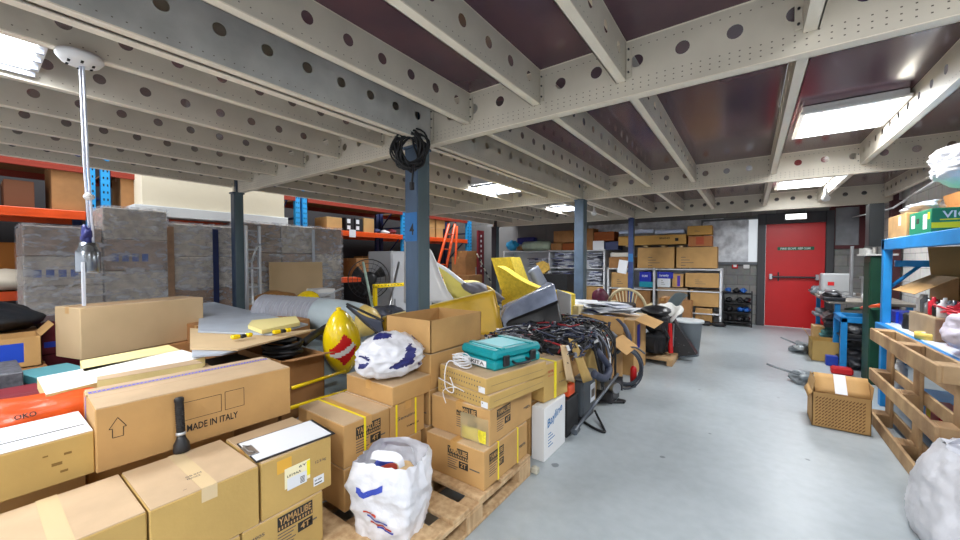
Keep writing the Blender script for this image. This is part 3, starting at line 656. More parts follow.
carton('maroon_case', 'long maroon box at left edge behind the orange bag', -3.35, -2.95, -0.2, 0.24, 0.3, 0.69, m=darkred, tape=None, seam=False, cat='case')
# foam planks -------------------------------------------------------------
foam_w = mat('white_foam_top', srgb(236,232,226), 0.8); foam_c = mat('cream_foam_edge', srgb(226,210,150), 0.85, var=0.1)
def sheet(name, label, pts, z, th, m, cat, m2=None):
    P = [atZ(x, y, z) for x, y in pts]; b = MB(m, m2 or card_d); b.prism([(p.x, p.y) for p in P], z-th, z, 'z', 1 if m2 else 0)
    if m2: b.prism([(p.x, p.y) for p in P], z+0.0005, z+0.002, 'z', 0)
    q = b.build(name, None, label); return setp(q, cat=cat)
for nm, lb, pts, z, th, m_ in (('foam_plank','cream foam strip lying behind the wide white plank',((80,361),(168,345),(180,350),(84,372)),0.80,0.04,foam_c),('foam_plank','wide white topped foam plank with cream edge, pointing left',((37,378),(182,350),(205,357),(46,395)),0.80,0.055,foam_w),('foam_plank','narrow brown topped plank lying on the wide white plank',((97,377),(195,360),(203,363),(97,381)),0.836,0.034,card_toplit)):
    q = sheet(nm, lb, pts, z, th, m_, 'plank', foam_c); q['group'] = 'foam planks on the left'
# the large pale carton above
pc = carton('cardboard_carton', 'large pale carton with torn brown tape standing on foam', -4.437, -4.107, 0.435, 1.315, 0.665, 1.05, rz=math.radians(16.4), m=card_p, tape='y')
carton('cardboard_carton', 'lower carton underneath the large pale one', -4.45, -4.12, 0.55, 1.2, 0.33, 0.66, m=card_d)
carton('cardboard_carton', 'base carton under the large pale one', -4.45, -4.12, 0.55, 1.2, 0.0, 0.33, m=card_d)
# ------------------------------------------------ second column: strapped oil cartons
X1, X2 = -1.62, -2.05
ya = 1.09; dd = 0.29
lowlabels = ['carton on the pallet behind the white bag, left one', 'carton on the pallet behind the white bag, right one']
carton('cardboard_carton', 'bottom carton half hidden behind the near white bag', X2, X1, 1.09, 1.38, 0.14, 0.358, m=card)
carton('cardboard_carton', 'bottom carton right of the white bag, against the oil stack', X2, X1, 1.385, 1.63, 0.14, 0.358, m=card)
yk = carton('oil_carton', 'large lettered oil carton with yellow straps behind clipboard', X2, X1, 1.09, 1.38, 0.36, 0.58, m=card, marks=yamaha(0.29, 0.07, 0.085, k=1.05, side='E'), straps=(('x',-0.02),), tape='x')
carton('oil_carton', 'oil carton with two yellow straps beneath the small plain one', X2, X1, 1.385, 1.655, 0.36, 0.58, m=card, marks=marks(txt('E',0.04,0.12,0.16,0.02,'Genuine', ink_g), txt('E',0.12,0.06,0.1,0.012,'YAMALUBE')), straps=(('x',-0.09),('x',0.06)), tape='x')
carton('cardboard_carton', 'small plain carton under the white and navy bag', -2.04, -1.61, 1.395, 1.70, 0.581, 0.69, m=card, tape='y')
# small white and navy bag
bn = MB(bagm, navy); blob(bn, (0,0,0), (0.18,0.225,0.14), amp=0.16, sub=5, freq=2.6, ridge=1.1, seed=11, flat=-0.1)
for (f, mi) in [(i, bn.f[i]) for i in range(len(bn.f))]:
    c = sum((bn.v[k] for k in mi), Vector())/len(mi)
    if noise.noise(Vector((c.x*8,c.y*8,c.z*20))+Vector((3,1,2))) > 0.27 and c.z > -0.07: bn.fm[f] = 1
o = bn.build('plastic_bag', None, 'crumpled white bag with navy print on small carton', loc=(-1.80, 1.55, 0.815)); setp(o, cat='bag')
# open carton column under the thick column
carton('cardboard_carton', 'carton directly below the open-topped one', -2.045, -1.62, 1.71, 2.195, 0.583, 0.808, m=card)
carton('oil_carton', 'lettered oil carton with yellow strap under the open carton column', -2.045, -1.62, 1.70, 2.19, 0.36, 0.581, m=card, marks=marks(yamaha(0.43, 0.22, 0.07, side='S'), yamaha(0.48, 0.04, 0.08)), straps=(('y',0.13),), tape='y')
carton('oil_carton', 'bottom oil carton of the open carton column', -2.045, -1.62, 1.67, 2.19, 0.14, 0.358, m=card, marks=yamaha(0.43, 0.22, 0.07, side='S'))
open_carton('open_carton', 'open-topped plain carton in front of the thick column', -2.04, -1.62, 1.715, 2.255, 0.81, 1.02, m=card, flaps=())
# ------------------------------------------------ oil stack with teal case
carton('oil_carton', 'bottom lettered oil carton with yellow straps on the pallet edge', -1.585, -1.155, 1.637, 2.12, 0.141, 0.36, m=card, marks=marks(yamaha(0.48, 0.05, 0.09), yamaha(0.43, 0.17, 0.09, side='S', small='2T'), txt('E',0.38,0.08,0.08,0.012,'YAMALUBE')), straps=(('x',-0.1),('x',0.12)), tape='y')
ym = carton('oil_carton', 'second lettered oil carton with a clear pouch of yellow parts taped on', -1.6, -1.16, 1.70, 2.19, 0.361, 0.567, m=card, marks=marks(yamaha(0.48, 0.07, 0.09), yamaha(0.43, 0.2, 0.09, side='S'), txt('E',0.4,0.08,0.07,0.012,'YAMALUBE')), tape='y')
s = MB(mat('clear_pouch', srgb(205,190,150), 0.15, alpha=0.45), mat('yellow_label', srgb(235,220,60), 0.5, var=0.3, vscale=60))
s.grid(lambda u, v: (0.02+u*0.2, -0.245-0.012-0.008*math.sin(u*6)*math.sin(v*5), 0.005+v*0.15), 8, 8, 0); s.grid(lambda u, v: (0.03+u*0.17, -0.245-0.009-0.004*math.sin(u*9), 0.012+v*0.07), 8, 4, 1)
s.build('clear_pouch', ym, 'clear pouch holding yellow tags', recalc=False)
def holesrow(b, w, d, h):
    F = face(w,d,h,'S')
    for i in range(16): b.rect(F, 0.03+i*(w-0.06)/16, h*0.62, 0.03+i*(w-0.06)/16+0.008, h*0.72, ink_g); b.rect(F, 0.03+i*(w-0.06)/16, h*0.3, 0.03+i*(w-0.06)/16+0.008, h*0.4, ink_g)
    b.rect(face(w,d,h,'S'), w-0.06, 0.006, w-0.008, 0.04, whitep); b.rect(face(w,d,h,'E'), 0.04, h*0.45, d-0.04, h*0.47, ink_g)
carton('flat_carton', 'lower of two flat cartons under the teal case', -1.56, -1.12, 1.72, 2.28, 0.568, 0.65, rz=math.radians(-8), m=card_y, marks=holesrow, tape=None)
carton('flat_carton', 'upper of two flat cartons, the teal case on it', -1.54, -1.12, 1.72, 2.27, 0.651, 0.745, rz=math.radians(-11), m=card_y, marks=holesrow, tape=None)
# teal case
t = T('tool_case', 'teal plastic tool case with black latches on the flat cartons', 'case', (-1.31, 2.05, 0.746), rz=math.radians(-13))
b = MB(teal, teal_l); b.box(-0.16, 0.16, -0.21, 0.21, 0.0, 0.058, 0, 0.014); b.build('case_base', t)
b = MB(teal, teal_l); b.box(-0.162, 0.162, -0.212, 0.212, 0.06, 0.12, 0, 0.018); b.box(-0.11, 0.11, -0.17, 0.17, 0.118, 0.124, 1, 0.004)
for i in (-1, 1): b.box(-0.15, 0.15, i*0.13-0.02, i*0.13+0.02, 0.105, 0.128, 0, 0.004)
lid_ = b.build('case_lid', t)
for y in (-0.12, 0.12): k = MB(blackp); k.box(0.158, 0.176, y-0.025, y+0.025, 0.02, 0.085, 0, 0.005); k.build('latch', lid_)
k = MB(blackp); k.tube(spline([(0.16,-0.06,0.04),(0.2,-0.055,0.03),(0.2,0.055,0.03),(0.16,0.06,0.04)],5), 0.008); k.build('handle', t)
s = MB(whitep, ink); F = Matrix.Translation((0,-0.2125,0)) @ face(0,0,0,'S'); s.rect(F, -0.14, 0.012, 0.09, 0.05, 0, 0.001); s.text(F, -0.13, 0.02, 0.2, 0.022, 'MAKITA', ink); s.build('printed_sticker', t)
# white flex
t = T('white_cable', 'coiled white flex hanging beside the teal case', 'cable', (-1.43, 1.76, 0.75)); b = MB(mat('white_flex', srgb(225,225,228), 0.4)); rr = random.Random(5)
for i in range(6):
    b.tube([Vector((0.02+(0.055+0.01*rr.random())*math.cos(a)-0.02*i/6, 0.03*math.sin(a)+rr.random()*0.003+0.01, 0.012+0.012*i+0.006*math.sin(2*a+i))) for a in [2*PI*k/18 for k in range(18)]], 0.0035, closed=True)
b.tube(spline([(-0.03,0.0,0.03),(-0.06,-0.03,0.03),(-0.06,-0.06,-0.03),(-0.05,-0.065,-0.12),(0.0,-0.06,-0.14),(0.0,-0.055,-0.1),(-0.02,-0.06,-0.05)],6), 0.0035); b.build('flex', t)
t = T('white_cable', 'thin white string dangling over the flat cartons', 'cable', (-1.42, 1.675, 0.66)); b = MB(white); b.tube(spline([(-0.1,0.0,0.03),(0.0,-0.02,0.02),(0.12,-0.03,0.0),(0.05,-0.03,0.01),(-0.04,-0.025,-0.03),(-0.02,-0.025,-0.1)],6), 0.0025); b.build('string', t)
# white foreground carrier bag
t = T('carrier_bag', 'white carrier bag with blue tick print in front on the pallet', 'bag', (-1.38, 1.19, 0.141), rz=math.radians(20))
b = MB(bagm)
def bagf(u, v, rx=0.155, ry=0.135, H=0.335, sd=1):
    a = 2*PI*u; p = Vector((math.cos(a), math.sin(a), 0)); sq = 1/max(abs(p.x), abs(p.y))**0.55; z = v*H
    bul = 0.90+0.14*math.sin(PI*min(1, v*0.8)); k = 1+0.10*noise.noise(Vector((p.x*1.6, p.y*1.6, v*2.2+sd)))+0.09*(1-abs(noise.noise(Vector((p.x*3, p.y*3, v*3+sd))))*2)+0.045*(1-2*abs(noise.noise(Vector((p.x*8, p.y*8, v*7+sd)))))
    top = 1 if v < 0.9 else 1-0.6*(v-0.9)
    return (p.x*sq*rx*bul*k*top, p.y*sq*ry*bul*k*top, z*(1-0.04*math.cos(2*a)))
b.grid(bagf, 72, 44, 0); b.build('bag_body', t, recalc=False)
b = MB(bagm)
for s_ in (-1, 1):
    b.grid(lambda u, v: Vector((0.09*math.cos(PI*u)*(1-0.15*v), s_*(0.045+0.03*v), 0.31+0.065*math.sin(PI*u)-0.035*v*math.sin(PI*u)+0.008*math.sin(9*u))), 20, 4, 0)
b.build('handle', t, recalc=False)
def pr(x, z, w, h, m, sl=0):  # print following the bag front
    def f(u, v):
        uu = x+u*w; zz = z+v*h+sl*u*w; a = bagf((uu/(2*PI)) % 1, zz/0.335); k = 1.02; return (a[0]*k, a[1]*k, a[2])
    b = MB(m); b.grid(f, 8, 4, 0); b.build('bag_print', t, recalc=False)
a0 = -1.9
pr(a0-0.15, 0.215, 0.2, 0.026, ink_b, -0.1); pr(a0+0.05, 0.195, 0.5, 0.026, ink_b, 0.09)
pr(a0, 0.13, 0.35, 0.009, ink_r, -0.04); pr(a0+0.05, 0.11, 0.6, 0.008, ink_b, -0.04); pr(a0+0.15, 0.085, 0.6, 0.009, ink_r, -0.04); pr(a0+0.35, 0.065, 0.45, 0.009, ink_b, -0.04)
b = MB(ink_r, mat('beige_item', srgb(215,180,130), 0.6), ink_b); blob(b, (0.0,-0.02,0.262), (0.05,0.04,0.025), 0, 0.3, sub=3); blob(b, (0.05,0.02,0.262), (0.05,0.04,0.025), 1, 0.3, sub=3, seed=3); blob(b, (-0.06,0.02,0.255), (0.045,0.05,0.025), 2, 0.3, sub=3, seed=4); b.build('bag_contents', t)
# white lettered box on floor, taped carton above
wb = carton('white_box', 'tall white box with blue script lettering standing on floor', -1.235, -1.135, 2.33, 2.69, 0.0, 0.376, m=mat('white_card', srgb(232,232,232), 0.6), tape=None, seam=False, marks=marks(
    lambda b, w, d, h: [b.add([Vector((w/2+0.001, -d/2+0.05+p[0]*0.25, 0.2+p[1]*0.08+p[0]*0.06)) for p in text_mesh('Bayline', True)[0]], text_mesh('Bayline', True)[1], mat('script_blue', srgb(50,120,180), 0.6)),
                        [b.rect(face(w,d,h,'E'), 0.06, 0.17-i*0.022, 0.11+0.03*(i%3), 0.177-i*0.022, mat('script_blue', srgb(50,120,180), 0.6)) for i in range(5)]]))
yt = carton('cardboard_carton', 'carton with yellow tape stripe standing behind the teal case', -1.44, -1.15, 2.42, 2.74, 0.385, 0.655, rz=math.radians(-8), m=card_y, tape=None, marks=marks(txt('E',0.05,0.2,0.07,0.02,'FINE FORK',ink_r), txt('E',0.05,0.175,0.07,0.012,'PARTS LTD',ink_r), txt('E',0.2,0.17,0.08,0.012,'QTY 12',ink_g), txt('E',0.2,0.1,0.08,0.012,'B 4410',ink_g)), straps=())
q = MB(yel_strap); q.box(0.1452, 0.147, -0.03, 0.0, 0, 0.27); q.box(-0.145, 0.146, -0.03, 0.0, 0.27, 0.2712); q.build('yellow_tape', yt, 'bright yellow tape stripe')
carton('cardboard_carton', 'carton hidden below the yellow-taped one, beside white box', -1.7, -1.25, 2.33, 2.7, 0.0, 0.383, m=card)
# little pallet offcut on the floor
b = MB(mat('pale_block', srgb(190,186,170), 0.8, var=0.2)); b.box(-0.025,0.025,-0.02,0.02,0,0.04,0,0.006); blob(b, (0,0,0.03),(0.02,0.018,0.02),0,0.3,sub=2)
p = atZ(535,473,0); q = b.build('crumpled_scrap', None, 'small pale crumpled scrap on the floor at the pallet corner', loc=(p.x,p.y,0.001)); setp(q, cat='scrap')
# ================================================================== PALLET RACKS AND WRAPPED PALLETS (far left)
RX, RB = -7.0, -8.0
ups = [-1.68, 1.07, 3.82, 6.5, 9.1]
rk = T('pallet_rack', 'tall blue and orange pallet rack along the left wall', 'rack', (RX, 3.0, 0))
punch = mat('blue_upright', srgb(38,150,215), 0.4)
for y in ups:
    for dy in (-0.07, 0.07):
        b = MB(punch, voidm); b.box(-0.05, 0.03, y-3-0.045+dy, y-3+0.045+dy, 0, 3.6, 0, 0.004)
        for k in range(36):
            z = 0.2+k*0.095
            b.box(0.03, 0.0315, y-3+dy-0.026, y-3+dy-0.012, z, z+0.03, 1); b.box(0.03, 0.0315, y-3+dy+0.012, y-3+dy+0.026, z, z+0.03, 1)
        b.build('upright', rk)
        MB(blued).box(-1.05, -0.97, y-3-0.045+dy, y-3+0.045+dy, 0, 3.6, 0, 0.004).build('rear_upright', rk)
    b = MB(blued)
    for z in (0.4, 1.3, 2.2, 3.0): b.box(-0.97, -0.05, y-3-0.02, y-3+0.02, z, z+0.04); b.tube([(-0.97,y-3,z),(-0.05,y-3,z+0.8)], 0.018)
    b.build('cross_brace', rk)
for i in range(4):
    for z in (0.93, 1.92, 2.52):
        for x in (0.03, -1.03):
            b = MB(orange if z < 2.3 else mat('dim_orange', srgb(140,42,20), 0.5)); b.box(x-0.02, x+0.02, ups[i]-3+0.12, ups[i+1]-3-0.12, z, z+0.11, 0, 0.006); b.box(x+0.018, x+0.022, ups[i]-3+0.12, ups[i+1]-3-0.12, z+0.045, z+0.055); b.build('cross_beam', rk)  # upper beams get a darker orange, their dim light put into the colour
        b = MB(card_d)
        b.box(-1.01, 0.01, ups[i]-3+0.12, ups[i+1]-3-0.12, z+0.085, z+0.105); b.build('shelf_board', rk)
wrapb = mat('wrapped_goods', srgb(160,142,130), 0.6, var=0.3, vscale=9)
wrapc = mat('wrapped_carton_pale', srgb(190,182,172), 0.6, var=0.35, vscale=12)
wrapw = mat('wrapped_carton_brown', srgb(150,118,92), 0.6, var=0.3, vscale=9)
film = MC.get('film')
def film_mat():
    m = bpy.data.materials.new('stretch_film'); m.use_nodes = True; nt = m.node_tree; N = nt.nodes; L = nt.links; b = N['Principled BSDF']
    b.inputs['Base Color'].default_value = (0.72,0.76,0.84,1); b.inputs['Roughness'].default_value = 0.18
    tc = N.new('ShaderNodeTexCoord'); mp = N.new('ShaderNodeMapping'); mp.inputs['Scale'].default_value = (3,4,9); L.new(tc.outputs['Object'], mp.inputs['Vector'])
    n = N.new('ShaderNodeTexNoise'); n.inputs['Scale'].default_value = 2.0; n.inputs['Detail'].default_value = 6; n.inputs['Distortion'].default_value = 0.7; L.new(mp.outputs['Vector'], n.inputs['Vector'])
    r = N.new('ShaderNodeMapRange'); r.inputs['From Min'].default_value = 0.42; r.inputs['From Max'].default_value = 0.68; r.inputs['To Min'].default_value = 0.08; r.inputs['To Max'].default_value = 0.55
    L.new(n.outputs['Fac'], r.inputs['Value']); L.new(r.outputs['Result'], b.inputs['Alpha'])
    bp = N.new('ShaderNodeBump'); bp.inputs['Strength'].default_value = 0.5; bp.inputs['Distance'].default_value = 0.02; L.new(n.outputs['Fac'], bp.inputs['Height']); L.new(bp.outputs['Normal'], b.inputs['Normal'])
    return m
film = film_mat()
def wrapped(label, x0, x1, y0, y1, ztops, cols, layers, m1, m2=None, strips=(), blue=None):
    root = T('wrapped_pallet', label, 'pallet', ((x0+x1)/2, (y0+y1)/2, 0)); w, d = x1-x0, y1-y0; rr = random.Random(int(y0*100))
    for i in range(3): MB(wood).box(-w/2, w/2, -d/2+i*(d-0.1)/2, -d/2+i*(d-0.1)/2+0.1, 0, 0.12, 0, 0.004).build('skid', root)
    MB(wood).box(-w/2, w/2, -d/2, d/2, 0.12, 0.14, 0, 0.004).build('deck', root)
    for c in range(cols):
        ya, yb = -d/2+c*d/cols, -d/2+(c+1)*d/cols; zt = ztops[c]; n = layers[c]
        for k in range(n):
            z0 = 0.14+(zt-0.14)*k/n; z1 = 0.14+(zt-0.14)*(k+1)/n; j = rr.random()*0.02
            mm = m2 if (m2 and (k+c) % 3 == 1) else m1
            b = MB(mm, ink_b); b.box(-w/2+0.02, w/2-0.02-j, ya+0.006, yb-0.006, z0, z1-0.004, 0, 0.01)
            if blue and k % 2 == blue[0] : 
                F = Matrix.Translation((w/2-0.02-j, ya+0.02, z0)) @ face(0,0,0,'E')
                for q in range(4): b.rect(F, 0.05+q*0.09, (z1-z0)*0.3, 0.11+q*0.09, (z1-z0)*0.55, mat('faded_blue_print', srgb(80,100,160), 0.7))
            b.build('carton', root)
        b = MB(film)
        def fx(u, v, zt=zt, ya=ya, yb=yb): return (w/2+0.006*math.sin(17*v*3+u*9)+0.004, ya+(yb-ya)*u, 0.1+(zt-0.08)*v)
        b.grid(fx, 8, 14, 0); b.grid(lambda u, v: (-w/2+w*u, ya+(yb-ya)*v, zt+0.012+0.01*math.sin(u*13+v*9)), 6, 6, 0)
        b.grid(lambda u, v: (-w/2+w*u, ya-0.004, 0.1+(zt-0.08)*v), 6, 10, 0)
        b.grid(lambda u, v: (-w/2+w*u, yb+0.004, 0.1+(zt-0.08)*v), 6, 10, 0)
        b.build('stretch_film', root, recalc=False)
    for (yy, ww, mm) in strips: MB(mm).box(w/2+0.012, w/2+0.02, -d/2+yy, -d/2+yy+ww, 0.3, ztops[-1]-0.05, 0, 0.002).build('edge_strip', root)
    return root
FX = -6.08
za = atX(60,226,FX).z; zb = atX(140,209,FX).z; y = [atX(p,250,FX).y for p in (22,95,170,166,229,248,343)]
wrapped('shrink-wrapped pallet at far left with stepped grey cartons', FX-0.85, FX, y[0], y[2]-0.01, (za, zb), 2, (5, 5), wrapc, wrapb, blue=(1,1))
wrapped('shrink-wrapped pallet with vertical dark blue strip beside dark column', FX-0.85, FX, y[3]+0.01, y[4]+0.1, (atX(190,224,FX).z,), 1, (4,), wrapc, wrapw, strips=((0.0,0.07,wrapw),(0.50,0.07,blued)))
wrapped('wide shrink-wrapped pallet behind the aluminium ladder', FX-0.85, FX, y[5]-0.05, y[6], (atX(300,226,FX).z,)*3, 3, (4,4,4), wrapb, wrapc, strips=((1.05,0.05,mat('silver_strip', srgb(170,176,186), 0.3, 0.3)),))
# plain cardboard sheet leaning on it
a = atX(270,286,FX+0.06); c = atX(323,262,FX+0.06)
o = MB(card_p).box(FX+0.03, FX+0.042, a.y, c.y, 0.3, c.z, 0, 0.002).build('cardboard_sheet', None, 'plain cardboard sheet leaning on the wide wrapped pallet'); setp(o, cat='cardboard')
# aluminium ladder
t = T('ladder', 'aluminium ladder leaning by the dark blue column', 'ladder', (0,0,0)); xl = -5.62
ys = [atX(p,300,xl).y for p in (247,260)]; zt = atX(253,226,xl).z
for yy in ys: MB(alu).box(xl-0.03, xl+0.03, yy-0.015, yy+0.015, 0, zt, 0, 0.004).build('rail', t)
for k in range(7): MB(alu).cyl((xl, ys[0], 0.25+k*0.26), (xl, ys[1], 0.25+k*0.26), 0.014, n=8).build('rung', t)
k = MB(alu); k.tube([(xl+0.05, ys[0]+0.05, zt-0.5), (xl+0.1, (ys[0]+ys[1])/2, zt-0.3), (xl+0.04, ys[1], zt-0.25)], 0.014); k.tube([(xl+0.12, ys[0]+0.03, 0), (xl+0.05, ys[0]+0.05, zt-0.5)], 0.014); k.build('brace', t)
# goods standing on the rack shelves ------------------------------------------
def bxX(name, label, x, px0, py0, px1, py1, zb, depth, m, cat='box', top=None, **k):
    a = atX(px0, py1, x); c = atX(px1, py0, x); zz = c.z if top is None else top
    return carton(name, label, x-depth, x, a.y, c.y, zb, zz, m=m, cat=cat, **k)
SH = 2.026
bxX('long_bale', 'long cream wrapped bale on the rack shelf above the wrapped pallets', -6.62, 142, 189, 284, 206, SH+0.12, 0.5, mat('cream_bale', srgb(222,212,188), 0.5, bump=0.5, bscale=6), cat='bale', tape=None, seam=False)
bxX('long_board', 'long white board bundle under the cream bale on rack', -6.55, 135, 212, 288, 222, SH-0.02, 0.55, mat('white_board', srgb(214,218,220), 0.4), cat='board', tape=None, seam=False, top=SH+0.118)
bxX('cardboard_carton', 'tall beige carton on the rack shelf at far left', -7.0, 52, 168, 92, 205, SH, 0.6, card_d)
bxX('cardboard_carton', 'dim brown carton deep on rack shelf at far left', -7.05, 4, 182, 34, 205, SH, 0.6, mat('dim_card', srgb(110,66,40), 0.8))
bxX('cardboard_carton', 'brown carton on the rack right of the blue uprights', -7.0, 121, 178, 138, 205, SH, 0.5, card_d)
bxX('cardboard_carton', 'pale brown carton on rack shelf right of blue uprights', -7.0, 327, 218, 342, 234, 2.02, 0.45, card)
bxX('cardboard_carton', 'small square carton on rack shelf beside black labelled boxes', -7.0, 364, 219, 374, 236, 2.02, 0.3, card)
for i, (p0, p1, q) in enumerate(((346,354,'left one of two black crates with white labels on the rack'),(355,363,'right one of two black crates with white labels on the rack'))):
    r_ = carton('labelled_crate', q, -7.5, -7.0, atX(p0,225,-7).y, atX(p1,225,-7).y, 2.02, 2.02+0.3, m=blackm, tape=None, seam=False, cat='crate', marks=marks(rct('E',0.03,0.18,0.11,0.27,whitep), rct('E',0.03,0.05,0.11,0.13,whitep)))
b = MB(whitep); b.box(-0.002,0.002,-0.08,0.08,-0.1,0.06); q = b.build('paper_sheet', None, 'white paper sheet hanging over the orange rack beam'); q.location = (-6.945, atX(351,235,-7).y, 2.0); setp(q, cat='paper')
for i, (px, h, m_, lb) in enumerate(((380,0.12,blued,'dark blue bundle on the rack shelf'),(388,0.1,whitep,'white folded bundle on the rack shelf'),(396,0.14,darkred,'dark red bundle on the rack shelf next to the thick column'))):
    b = MB(m_); blob(b, (0,0,h/2), (0.14,0.1,h/2), amp=0.3, sub=3, seed=i, flat=-h/2); q = b.build('fabric_bundle', None, lb, loc=(-7.15, atX(px,235,-7).y, 2.027)); setp(q, cat='bundle')
# low shelf goods
bxX('cardboard_carton', 'carton on the low rack shelf left of the fan', -7.0, 309, 264, 336, 280, 1.04, 0.5, card)
b = MB(mat('cream_sack', srgb(216,206,176), 0.8)); blob(b, (0,0,0), (0.25,0.4,0.16), amp=0.2, sub=3, flat=-0.12); q = b.build('sack', None, 'cream sack lying on the carton on the low rack shelf', loc=(-7.3, atX(325,255,-7).y, 1.55)); setp(q, cat='sack')
b = MB(mat('white_sack', srgb(206,196,178), 0.8)); blob(b, (0,0,0), (0.3,0.3,0.14), amp=0.25, sub=3, flat=-0.1, seed=4); q = b.build('sack', None, 'off-white sack on the low rack shelf at left edge', loc=(-7.2, 0.38, 1.15)); setp(q, cat='sack')
b = MB(greenm); blob(b, (0,0,0), (0.2,0.16,0.08), amp=0.25, sub=3, seed=6); q = b.build('fabric_bundle', None, 'green bundle behind the off-white sack on the rack', loc=(-7.5, 0.62, 1.22)); setp(q, cat='bundle')
carton('cardboard_carton', 'orange-brown carton on the low rack shelf at left edge', -7.7, -7.35, 0.05, 0.45, 1.04, 1.62, m=mat('amber_card', srgb(170,104,34), 0.7))
for i, y_ in enumerate((5.1, 5.5, 5.9)):
    carton('cardboard_carton', ['first','second','third'][i]+' of three dim cartons on the low rack shelf behind the fan', -7.7, -7.05, y_, y_+0.36, 1.04, 1.45+0.05*i, m=card_d)
# further along: beyond the thick column
for i, (a_, b_, z0, z1) in enumerate(((427,436,226,237),(437,446,227,237),(427,436,238,246),(437,444,238,246))):
    y0_, y1_ = atX(a_,240,-7).y, atX(b_,240,-7).y
    zz = 2.02+(0 if i > 1 else 0.27)
    carton('cardboard_carton', ['upper left','upper right','lower left','lower right'][i]+' of four cartons stacked on rack behind orange ladder', -7.55, -7.02, y0_, y1_-0.02, zz, zz+0.265, m=card)
t = T('ladder', 'orange fibreglass step ladder by the far racks', 'ladder', (0,0,0)); xo = -6.3
pts = [(atX(449,224,xo), atX(433,284,xo)), (atX(455,224,xo), atX(443,284,xo))]
for a, c in pts:
    d_ = (c-a).normalized(); e = a+d_*((a.z)/(-d_.z)); b = MB(orange); b.tube([a, e], 0.035, n=4); b.build('rail', t)
for k in range(6):
    f_ = 0.1+k*0.14; pa = pts[0][0].lerp(pts[0][1], f_*1.8); pb = pts[1][0].lerp(pts[1][1], f_*1.8); MB(orange).tube([pa, pb], 0.02, n=4).build('rung', t)
b = MB(orange); b.tube([atX(457,226,xo-0.2), Vector((xo-0.6, atX(470,260,xo).y, 0))], 0.03, n=4); b.build('back_rail', t)
carton('cardboard_carton', 'square brown carton on grey cabinet near far dark column', -7.1, -6.7, atX(461,255,-6.9).y, atX(474,255,-6.9).y, 1.2, 1.68, m=card_d)
carton('grey_cabinet', 'light grey cabinet below the brown carton at the far racks', -7.1, -6.7, atX(461,275,-6.9).y, atX(476,275,-6.9).y, 0, 1.2, m=mat('cabinet_grey', srgb(176,178,184), 0.4), tape=None, seam=False, cat='cabinet')
b = MB(mat('striped_pole', srgb(220,220,200), 0.5), ink)
a = atX(477,254,-6.3); c = atX(484,268,-6.3); d_ = c-a; e = a+d_*(a.z/(a.z-c.z))
for k in range(16): b.cyl(a.lerp(e, k/16), a.lerp(e, (k+1)/16), 0.02, n=6, m=k % 2)
q = b.build('striped_pole', None, 'black and white striped pole leaning near the far dark column'); setp(q, cat='pole')
MBp = MB(mat('red_board', srgb(110,24,34), 0.5), whitep); MBp.box(-6.66,-6.6,9.05,9.35,0,2.3,0,0.004)
for k in range(9): MBp.box(-6.6,-6.596,9.17,9.22,0.9+k*0.15,0.97+k*0.15,1)
q = MBp.build('marked_board', None, 'tall dark red board with white marks beside far dark column'); setp(q, cat='board')
carton('cardboard_carton', 'big dark brown carton on floor in front of far racks', -6.9, -6.1, 7.95, 8.55, 0, 1.0, m=card_d)
carton('cardboard_carton', 'smaller dark brown carton stacked on the big floor carton', -6.8, -6.3, 8.05, 8.5, 1.0, 1.5, m=card_d)
# ================================================================== LEFT EDGE CLUTTER
b = MB(mat('black_tarp', srgb(34,36,40), 0.5, bump=0.4, bscale=8)); blob(b, (0,0,0), (0.33,0.27,0.13), amp=0.2, sub=4, seed=8, flat=-0.1)
q = b.build('tarpaulin', None, 'black tarpaulin heap at left edge above the cartons', loc=(-4.95, 0.12, 0.93)); setp(q, cat='tarpaulin')
carton('cardboard_carton', 'carton under the black tarpaulin at left edge', -5.3, -4.65, -0.3, 0.36, 0.0, 0.83, m=card_d)
open_carton('open_carton', 'brown carton with blue label at left edge below the tarpaulin', -4.6, -4.28, -0.15, 0.335, 0.62, 0.84, m=card, flaps=(('N',130),), flaplen=0.1, marks=rct('E',0.2,0.04,0.4,0.18,mat('blue_label', srgb(24,70,190), 0.5)))
carton('cardboard_carton', 'base carton below the blue-labelled carton', -4.62, -4.25, -0.2, 0.36, 0.0, 0.615, m=card_d)
carton('grey_crate', 'grey mesh crate at left edge beside the maroon box', -3.95, -3.5, -0.2, 0.2, 0.5, 0.74, m=mat('mesh_grey', srgb(96,98,106), 0.5, var=0.5, vscale=40), tape=None, seam=False, cat='crate')
carton('cardboard_carton', 'base carton below the grey mesh crate', -3.95, -3.45, -0.22, 0.42, 0.0, 0.495, m=card_d)
for i, (m_, lb) in enumerate(((mat('teal_board', srgb(60,120,136), 0.6), 'teal edged board, lowest of three at left'), (mat('grey_blue_board', srgb(110,124,134), 0.6, var=0.3, vscale=20), 'grey blue board, middle of three at left'), (mat('teal_board_two', srgb(84,150,160), 0.6), 'pale teal board on top of three at left'))):
    q = MB(m_).box(-0.2, 0.2, -0.12, 0.12, 0, 0.055, 0, 0.003).build('board', None, lb, loc=(-3.7, 0.345, 0.5+i*0.06), rot=(0,0,0.1*i)); setp(q, cat='board')
for i in range(3):
    c_ = carton('wrapped_carton', ['lowest','middle','topmost'][i]+' of three dark red film-wrapped cartons behind the pale carton', -5.5, -4.95, 0.38, 0.95, 0.0+i*0.29, 0.285+i*0.29, m=mat('dark_red_wrap', srgb(104,42,52), 0.25, var=0.4, vscale=8), tape=None, seam=False, marks=rct('E',0.02,0.06,0.25,0.11,mat('blue_print', srgb(40,60,170), 0.5)))
